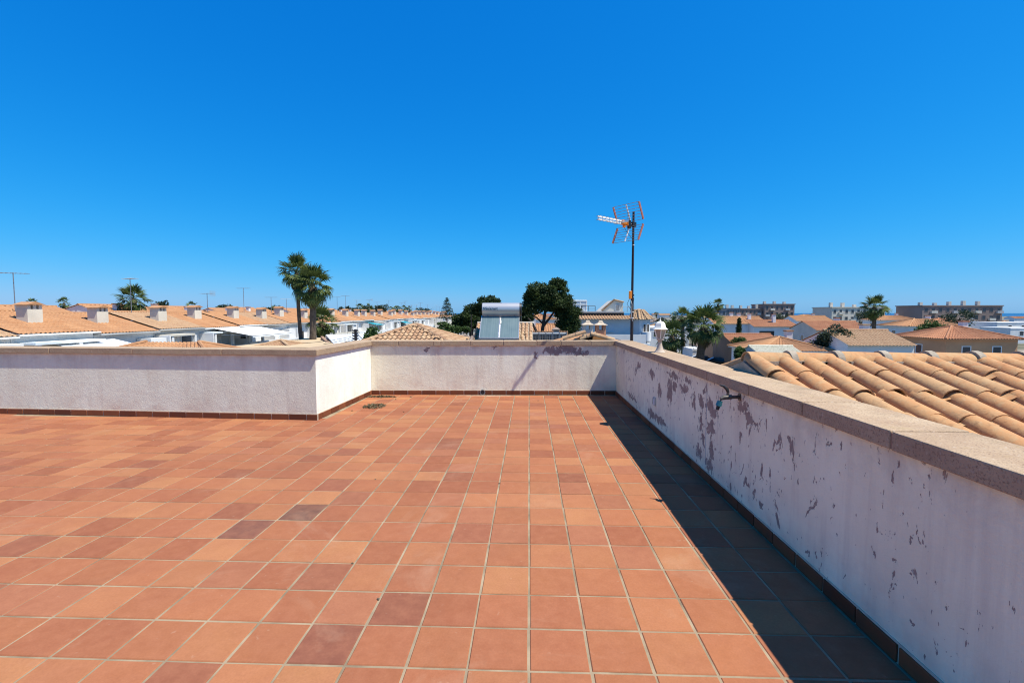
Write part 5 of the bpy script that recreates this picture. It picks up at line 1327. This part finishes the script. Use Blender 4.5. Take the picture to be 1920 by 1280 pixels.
# cypress
D = 96; b_ = gp(1386, D); o = thing('cypress_tree', 'narrow dark cypress between the two white houses', 'tree', tuple(b_))
MB().tube([b_, at(1386, 600, D)], [.2, .05], 7).build('trunk', M_bark, o)
cloud_obj('crown', cloud([((b_.x, D, z), (.55 - .3 * max(0, (z + 1.5) / 1.9), .5, .5), 260) for z in np.arange(-5, at(1386, 597, D).z, .4)], 4, .13), M_pine2, o)
# garden wall and cars
D = 74; p0, p1 = at(1330, 654, D), at(1392, 671, D - 7)
o = thing('garden_wall', 'white street wall with a grey gate behind the parked cars', 'wall', tuple(gp(1335, D)))
dd_ = Vector((p1.x - p0.x, -7, 0)); 
def wallseg(a, b, mat, name, th=.2):
    A, B = p0 + dd_ * a, p0 + dd_ * b; za_, zb_ = p0.z + (p1.z - p0.z) * a, p0.z + (p1.z - p0.z) * b
    nn_ = Vector((-dd_.y, dd_.x, 0)).normalized() * -th
    vs = [(A.x, A.y, GZ), (B.x, B.y, GZ), (B.x, B.y, zb_), (A.x, A.y, za_)]; vs += [(x + nn_.x, y + nn_.y, z) for x, y, z in vs]
    MB().add(vs, [(0, 1, 2, 3), (7, 6, 5, 4), (3, 2, 6, 7), (0, 3, 7, 4), (1, 5, 6, 2)]).build(name, mat, o)
wallseg(0, .45, M_housewhite, 'wall_panel'); wallseg(.451, .58, M_galv, 'gate', .08); wallseg(.581, 1.6, M_housewhite, 'wall_panel')
def car(label, c, ang):
    o = thing('parked_car', label, 'car', tuple(c), 'cars parked along the street')
    u = Vector((math.cos(ang), math.sin(ang), 0)); v = Vector((-u.y, u.x, 0)); z = Vector((0, 0, 1)); c = Vector(c)
    prof = [(-2.1, .35), (-2.15, .75), (-1.9, .92), (-1.1, .98), (-.55, 1.42), (.9, 1.46), (1.75, 1.02), (2.1, .9), (2.12, .4)]
    n = len(prof); vs = []
    for sgn in (-1, 1):
        for (a, h) in prof: vs.append(c + u * a + z * h + v * sgn * (.86 if h < 1.1 else .68))
    MB().add(vs, [tuple(range(n))[::-1], tuple(range(n, 2 * n))] + [(i, (i + 1) % n, n + (i + 1) % n, n + i) for i in range(n)]).build('body', M_carpaint, o, bevel=.05)
    for (a0, h0, a1, h1) in ((-1.05, 1.0, -.58, 1.38), (.95, 1.42, 1.7, 1.06)):
        q0, q1 = c + u * a0 + z * h0, c + u * a1 + z * h1; d_ = (q1 - q0).normalized(); nn_ = d_.cross(v).normalized(); nn_ = nn_ if nn_.z > 0 else -nn_
        MB().bbox((q0 + q1) / 2 + nn_ * .03, d_, v, nn_, (q1 - q0).length / 2, .6, .01).build('windscreen', M_shutter if a0 > 0 else M_glass, o)
    for sgn in (-1, 1):
        vs = [c + u * a + z * h + v * sgn * w_ for (a, h, w_) in ((-.95, 1.02, .80), (1.35, 1.06, .79), (.8, 1.4, .715), (-.5, 1.37, .715))]
        MB().add(vs, [(0, 1, 2, 3)]).build('side_window', M_glass, o)
        for a in (-1.3, 1.3):
            wc = c + u * a + z * .33; wh = MB().tube([wc + v * sgn * .70, wc + v * sgn * .90], .33, 16).build('wheel', M_rubber, o); MB().tube([wc + v * sgn * .89, wc + v * sgn * .91], .2, 12).build('rim', M_alu, wh)
    return o
car('dark parked car left, beside the large fan palm trunk', (at(1318, 672, 69).x, 69.0, GZ), R(160))
car('second dark parked car, in front of the white street wall', (at(1352, 676, 66).x, 66.0, GZ), R(160))
# far flats
def flats(label, x0, x1, ytop, D, mat, floors=4, bays=6, depth=14):
    a, b = at(x0, ytop, D), at(x1, ytop, D); o = thing('apartment_block', label, 'apartment block', tuple(gp((x0 + x1) / 2, D)), 'flats on the skyline')
    MB().box(a.x, b.x, D, D + depth, GZ, a.z).build('wall', mat, o)
    MB().box(a.x - .3, b.x + .3, D - .3, D + depth + .3, a.z, a.z + .4).build('roof_slab', mat, o)
    w = (b.x - a.x) / bays; h = 3.0
    for i in range(bays):
        for k in range(floors):
            z = a.z - 1.7 - h * k
            if z < GZ + 1: continue
            x = a.x + w * (i + .5)
            if (i + k) % 3 == 1: MB().box(x - w * .42, x + w * .42, D - .9, D - .02, z - 1.2, z - .2).build('balcony', M_cream if i % 2 else M_grey, o)
            window(o, (x, D, z + .1), (1, 0, 0), (0, -1, 0), w * .5, 1.6, M_glass, mat, .06)
    for k in range(bays // 2):
        MB().box(a.x + w * 2 * k + .5, a.x + w * 2 * k + 1.6, D + 2, D + 3.2, a.z + .4, a.z + random.uniform(1.4, 2.4)).build('roof_stack', M_cream, o)
flats('blue-grey block of flats at the left end of the skyline', 1328, 1362, 581, 230, M_flats2, 3, 4)
flats('long blue-grey flats in the middle of the skyline', 1363, 1388, 579, 235, M_flats2, 3, 5)
flats('brown flats with pale balconies on the skyline', 1389, 1434, 579.5, 240, M_flats, 4, 6)
flats('tall brown flats at the right end of the skyline', 1434, 1490, 571, 238, M_flats, 5, 6)
flats('pale flats far right on the skyline', 1560, 1660, 577, 210, M_cream, 4, 9)
flats('brown flats at the far right edge of the skyline', 1730, 1880, 574, 200, M_flats, 4, 11)
# houses beyond, outside and at the edge of the frame
XT = [(1500, 640, 46, M_housewhite, 'hip', M_rooforange, 'white bungalow with an orange hip roof behind the clay ridge', -2.0, 6.5), (1585, 618, 72, M_cream, 'gable', M_roofred, 'cream house with a red gabled roof at far right', -.9, 8), (1660, 640, 44, M_housewhite, 'gable', M_roofhip, 'white house with a buff gabled roof at far right', -1.3, 6),
      (1760, 612, 84, M_housewhite, 'hip', M_rooforange, 'white house with a broad orange hip roof near the right edge', -.6, 9), (1850, 632, 52, M_salmon, 'hip', M_roofred, 'salmon house with a red hip roof at the right edge', -1.1, 7.5), (1530, 604, 120, M_housewhite, 'gable', M_rooforange, 'distant white gabled house right of the covered balcony', -.3, 9), (1690, 604, 130, M_housewhite, 'hip', M_rooforange, 'distant white hip-roofed house at far right', -.2, 10)]
for (x, y, D, wm, rt_, rm, lab, z1, w) in XT:
    house(lab, at(x, y, D).x, D + 4, w, 7, z1, wm, rt_, rm, .33, 'x', wins=W1(z1 - 1.4), chim=((w * .2, .5, z1 + 1.7),), tp=.3)
# small far houses towards the sea
rgf = random.Random(5)
spots = []
for k in range(150):
    x = rgf.choice((rgf.uniform(1205, 1335), rgf.uniform(1205, 1335), rgf.uniform(985, 1205), rgf.uniform(1440, 1910), rgf.uniform(1500, 1910), rgf.uniform(560, 990))); D = rgf.uniform(95, 230) if (1215 < x < 1335 and rgf.random() < .6) else rgf.uniform(240, 900)
    if x > 1440: D = rgf.uniform(100, 420)
    if 1215 < x < 1335 and D < 230 or D >= 240 or x > 1440:
        spots.append((x, D))
spots.sort(key=lambda s: s[1]); taken = []
for (x, D) in spots:
    X = at(x, 590, D).x; w = rgf.uniform(7, 12)
    if any(abs(X - a) < 12 and abs(D - b) < 12 for a, b in taken): continue
    taken.append((X, D))
    z1 = rgf.uniform(-3.2, -.6) if D < 230 else rgf.uniform(-2.5, .4)
    lab = 'white flat-roofed house among the roofs toward the sea' if rgf.random() < .5 else None
    rt_ = 'flat' if lab else rgf.choice(('hip', 'gable'))
    lab = lab or ('small tiled hip-roofed house among the roofs toward the sea' if rt_ == 'hip' else 'small gabled house among the roofs toward the sea')
    house(lab, X, D, w, 8, z1, rgf.choice((M_housewhite, M_housewhite, M_cream, M_grey)), rt_, rgf.choice((M_rooforange, M_roofred, M_roofhip, M_roofdark)), .3, rgf.choice('xy'), wins=(('s', -1.8, z1 - 1.4, 1.1, 1.2), ('s', 1.8, z1 - 1.4, 1.1, 1.2)) if D < 350 else (), name='far_house', group='houses toward the sea', tp=.9, rows=2)
# small far palms and trees along the skyline
for k, (x, yt, D) in enumerate([(733.5, 578, 210), (737, 580.5, 220), (741.5, 578, 205), (745.5, 577, 200), (749, 578, 212), (758, 576.5, 190), (763, 580, 205), (768, 577, 195), (675, 575, 150), (683, 577, 160), (692, 575, 150), (782, 581, 230), (791, 582, 240), (706, 577, 165), (513, 581, 120), (522, 581, 125), (1231, 587, 420), (1262, 590, 300), (360, 572, 130), (120, 566, 110), (60, 568, 112)]):
    b = gp(x, D); tp_ = at(x, yt + 1.5, D); sc = .95 if D < 250 else 1.6
    palm('small distant palm on the skyline above the left-hand roofs' if x < 900 else 'small distant palm toward the sea', b, tp_, sc, 16, 4, .22, (0, 0), 30 + k, 'distant palms on the skyline', -.9)
for k, (x, y, D, r_) in enumerate([(651, 581, 170, 1.6), (664, 582, 175, 2.0), (690, 582, 160, 2.2), (713, 581, 150, 2.4), (784, 584, 240, 2.6), (795, 583, 230, 3.0), (803, 585, 240, 2.6), (500, 582.5, 110, 1.2), (518, 583, 112, 1.5), (550, 583, 115, 1.4), (640, 583, 140, 1.5), (1005, 592, 150, 3), (420, 580, 110, 2), (300, 578, 100, 2.4), (1238, 606, 130, 2.0), (1300, 600, 150, 2.4), (1470, 598, 140, 2.6), (1620, 596, 150, 3.0), (1800, 596, 120, 3.0)]):
    c = at(x, y, D); base = Vector((c.x, D, GZ))
    tree('round_tree', 'small dark round tree on the skyline' if x < 900 else 'dark round tree among the houses toward the sea', base, [([base, c], .25, .1)], lumps([(c, (r_, r_, r_ * .62))], 14, r_ * .42, 110, 60 + k), 60 + k, M_farfol, .22, group='distant round trees')
# ------------------------------------------------------------------ leave out far copies that nothing of can be seen, then number the look-alikes
bpy.context.view_layer.update()
kids = {}
for ob in bpy.data.objects:
    if ob.parent: kids.setdefault(ob.parent.name, []).append(ob)
def tree_of(o): return [o] + [x for c in kids.get(o.name, []) for x in tree_of(c)]
PRUNED = 'back_row_house back_row_house.013 back_row_house.015 back_row_house.016 back_row_house.017 back_row_house.019 far_house.001 far_house.002 far_house.003 far_house.004 far_house.006 far_house.007 far_house.011 far_house.012 far_house.014 far_house.016 far_house.018 far_house.019 far_house.021 far_house.022 far_house.024 far_house.025 far_house.026 far_house.028 far_house.029 far_house.030 far_house.031 far_house.032 far_house.034 far_house.035 far_house.037 far_house.039 far_house.040 far_house.041 far_house.042 far_house.043 far_house.044 far_house.046 far_house.047 far_house.048 far_house.049 far_house.050 far_house.051 far_house.052 far_house.053 far_house.054 far_house.055 far_house.056 far_house.057 far_house.060 far_house.061 far_house.063 far_house.064 far_house.065 far_house.066 far_house.067 far_house.068 far_house.069 far_house.070 far_house.071 far_house.072 far_house.073 far_house.074 far_house.076 far_house.077 far_house.078 far_house.079 far_house.080 far_house.083 far_house.084 far_house.085 far_house.087 far_house.088 far_house.089 far_house.090 far_house.091 far_house.092 far_house.093 far_house.094 far_house.095 far_house.096 far_house.097 far_house.098 far_house.099 far_house.101 far_house.102 far_house.103 far_house.104 far_house.105 far_house.106 far_house.107 far_house.108 far_house.109 far_house.110 far_house.111 far_house.112 far_house.113 far_house.115 far_house.116 far_house.117 far_house.118 far_house.119 roof_aerial roof_aerial.007 round_tree.004 round_tree.006 round_tree.008 round_tree.009 round_tree.011 terraced_house'.split()  #@@PRUNED@@
inv = camo.matrix_world.inverted()
gone = [tree_of(bpy.data.objects[n]) for n in PRUNED if n in bpy.data.objects]
for tr_ in gone:
    for x in reversed(tr_): bpy.data.objects.remove(x, do_unlink=True)
NUM = 'first second third fourth fifth sixth seventh eighth ninth tenth eleventh twelfth thirteenth fourteenth fifteenth sixteenth seventeenth eighteenth nineteenth'.split()
TENS = {20: 'twent', 30: 'thirt', 40: 'fort', 50: 'fift', 60: 'sixt', 70: 'sevent', 80: 'eight', 90: 'ninet'}
def ordinal(n):
    if n < 20: return NUM[n - 1]
    b = n // 10 * 10; return TENS[b] + ('ieth' if n == b else 'y-' + NUM[n - b - 1])
same = {}
for ob in bpy.data.objects:
    if ob.parent is None and 'label' in ob and ob.get('group'): same.setdefault(ob['label'], []).append(ob)
for lab, obs in same.items():
    if len(obs) < 2: continue
    obs.sort(key=lambda x: (lambda c: -c.x / c.z)(inv @ x.matrix_world.translation))
    for k, ob in enumerate(obs): ob['label'] = f'{lab}, {ordinal(k + 1)} from the left'
print('PRUNED', len(gone))
print('ALL DONE', len(bpy.data.objects))
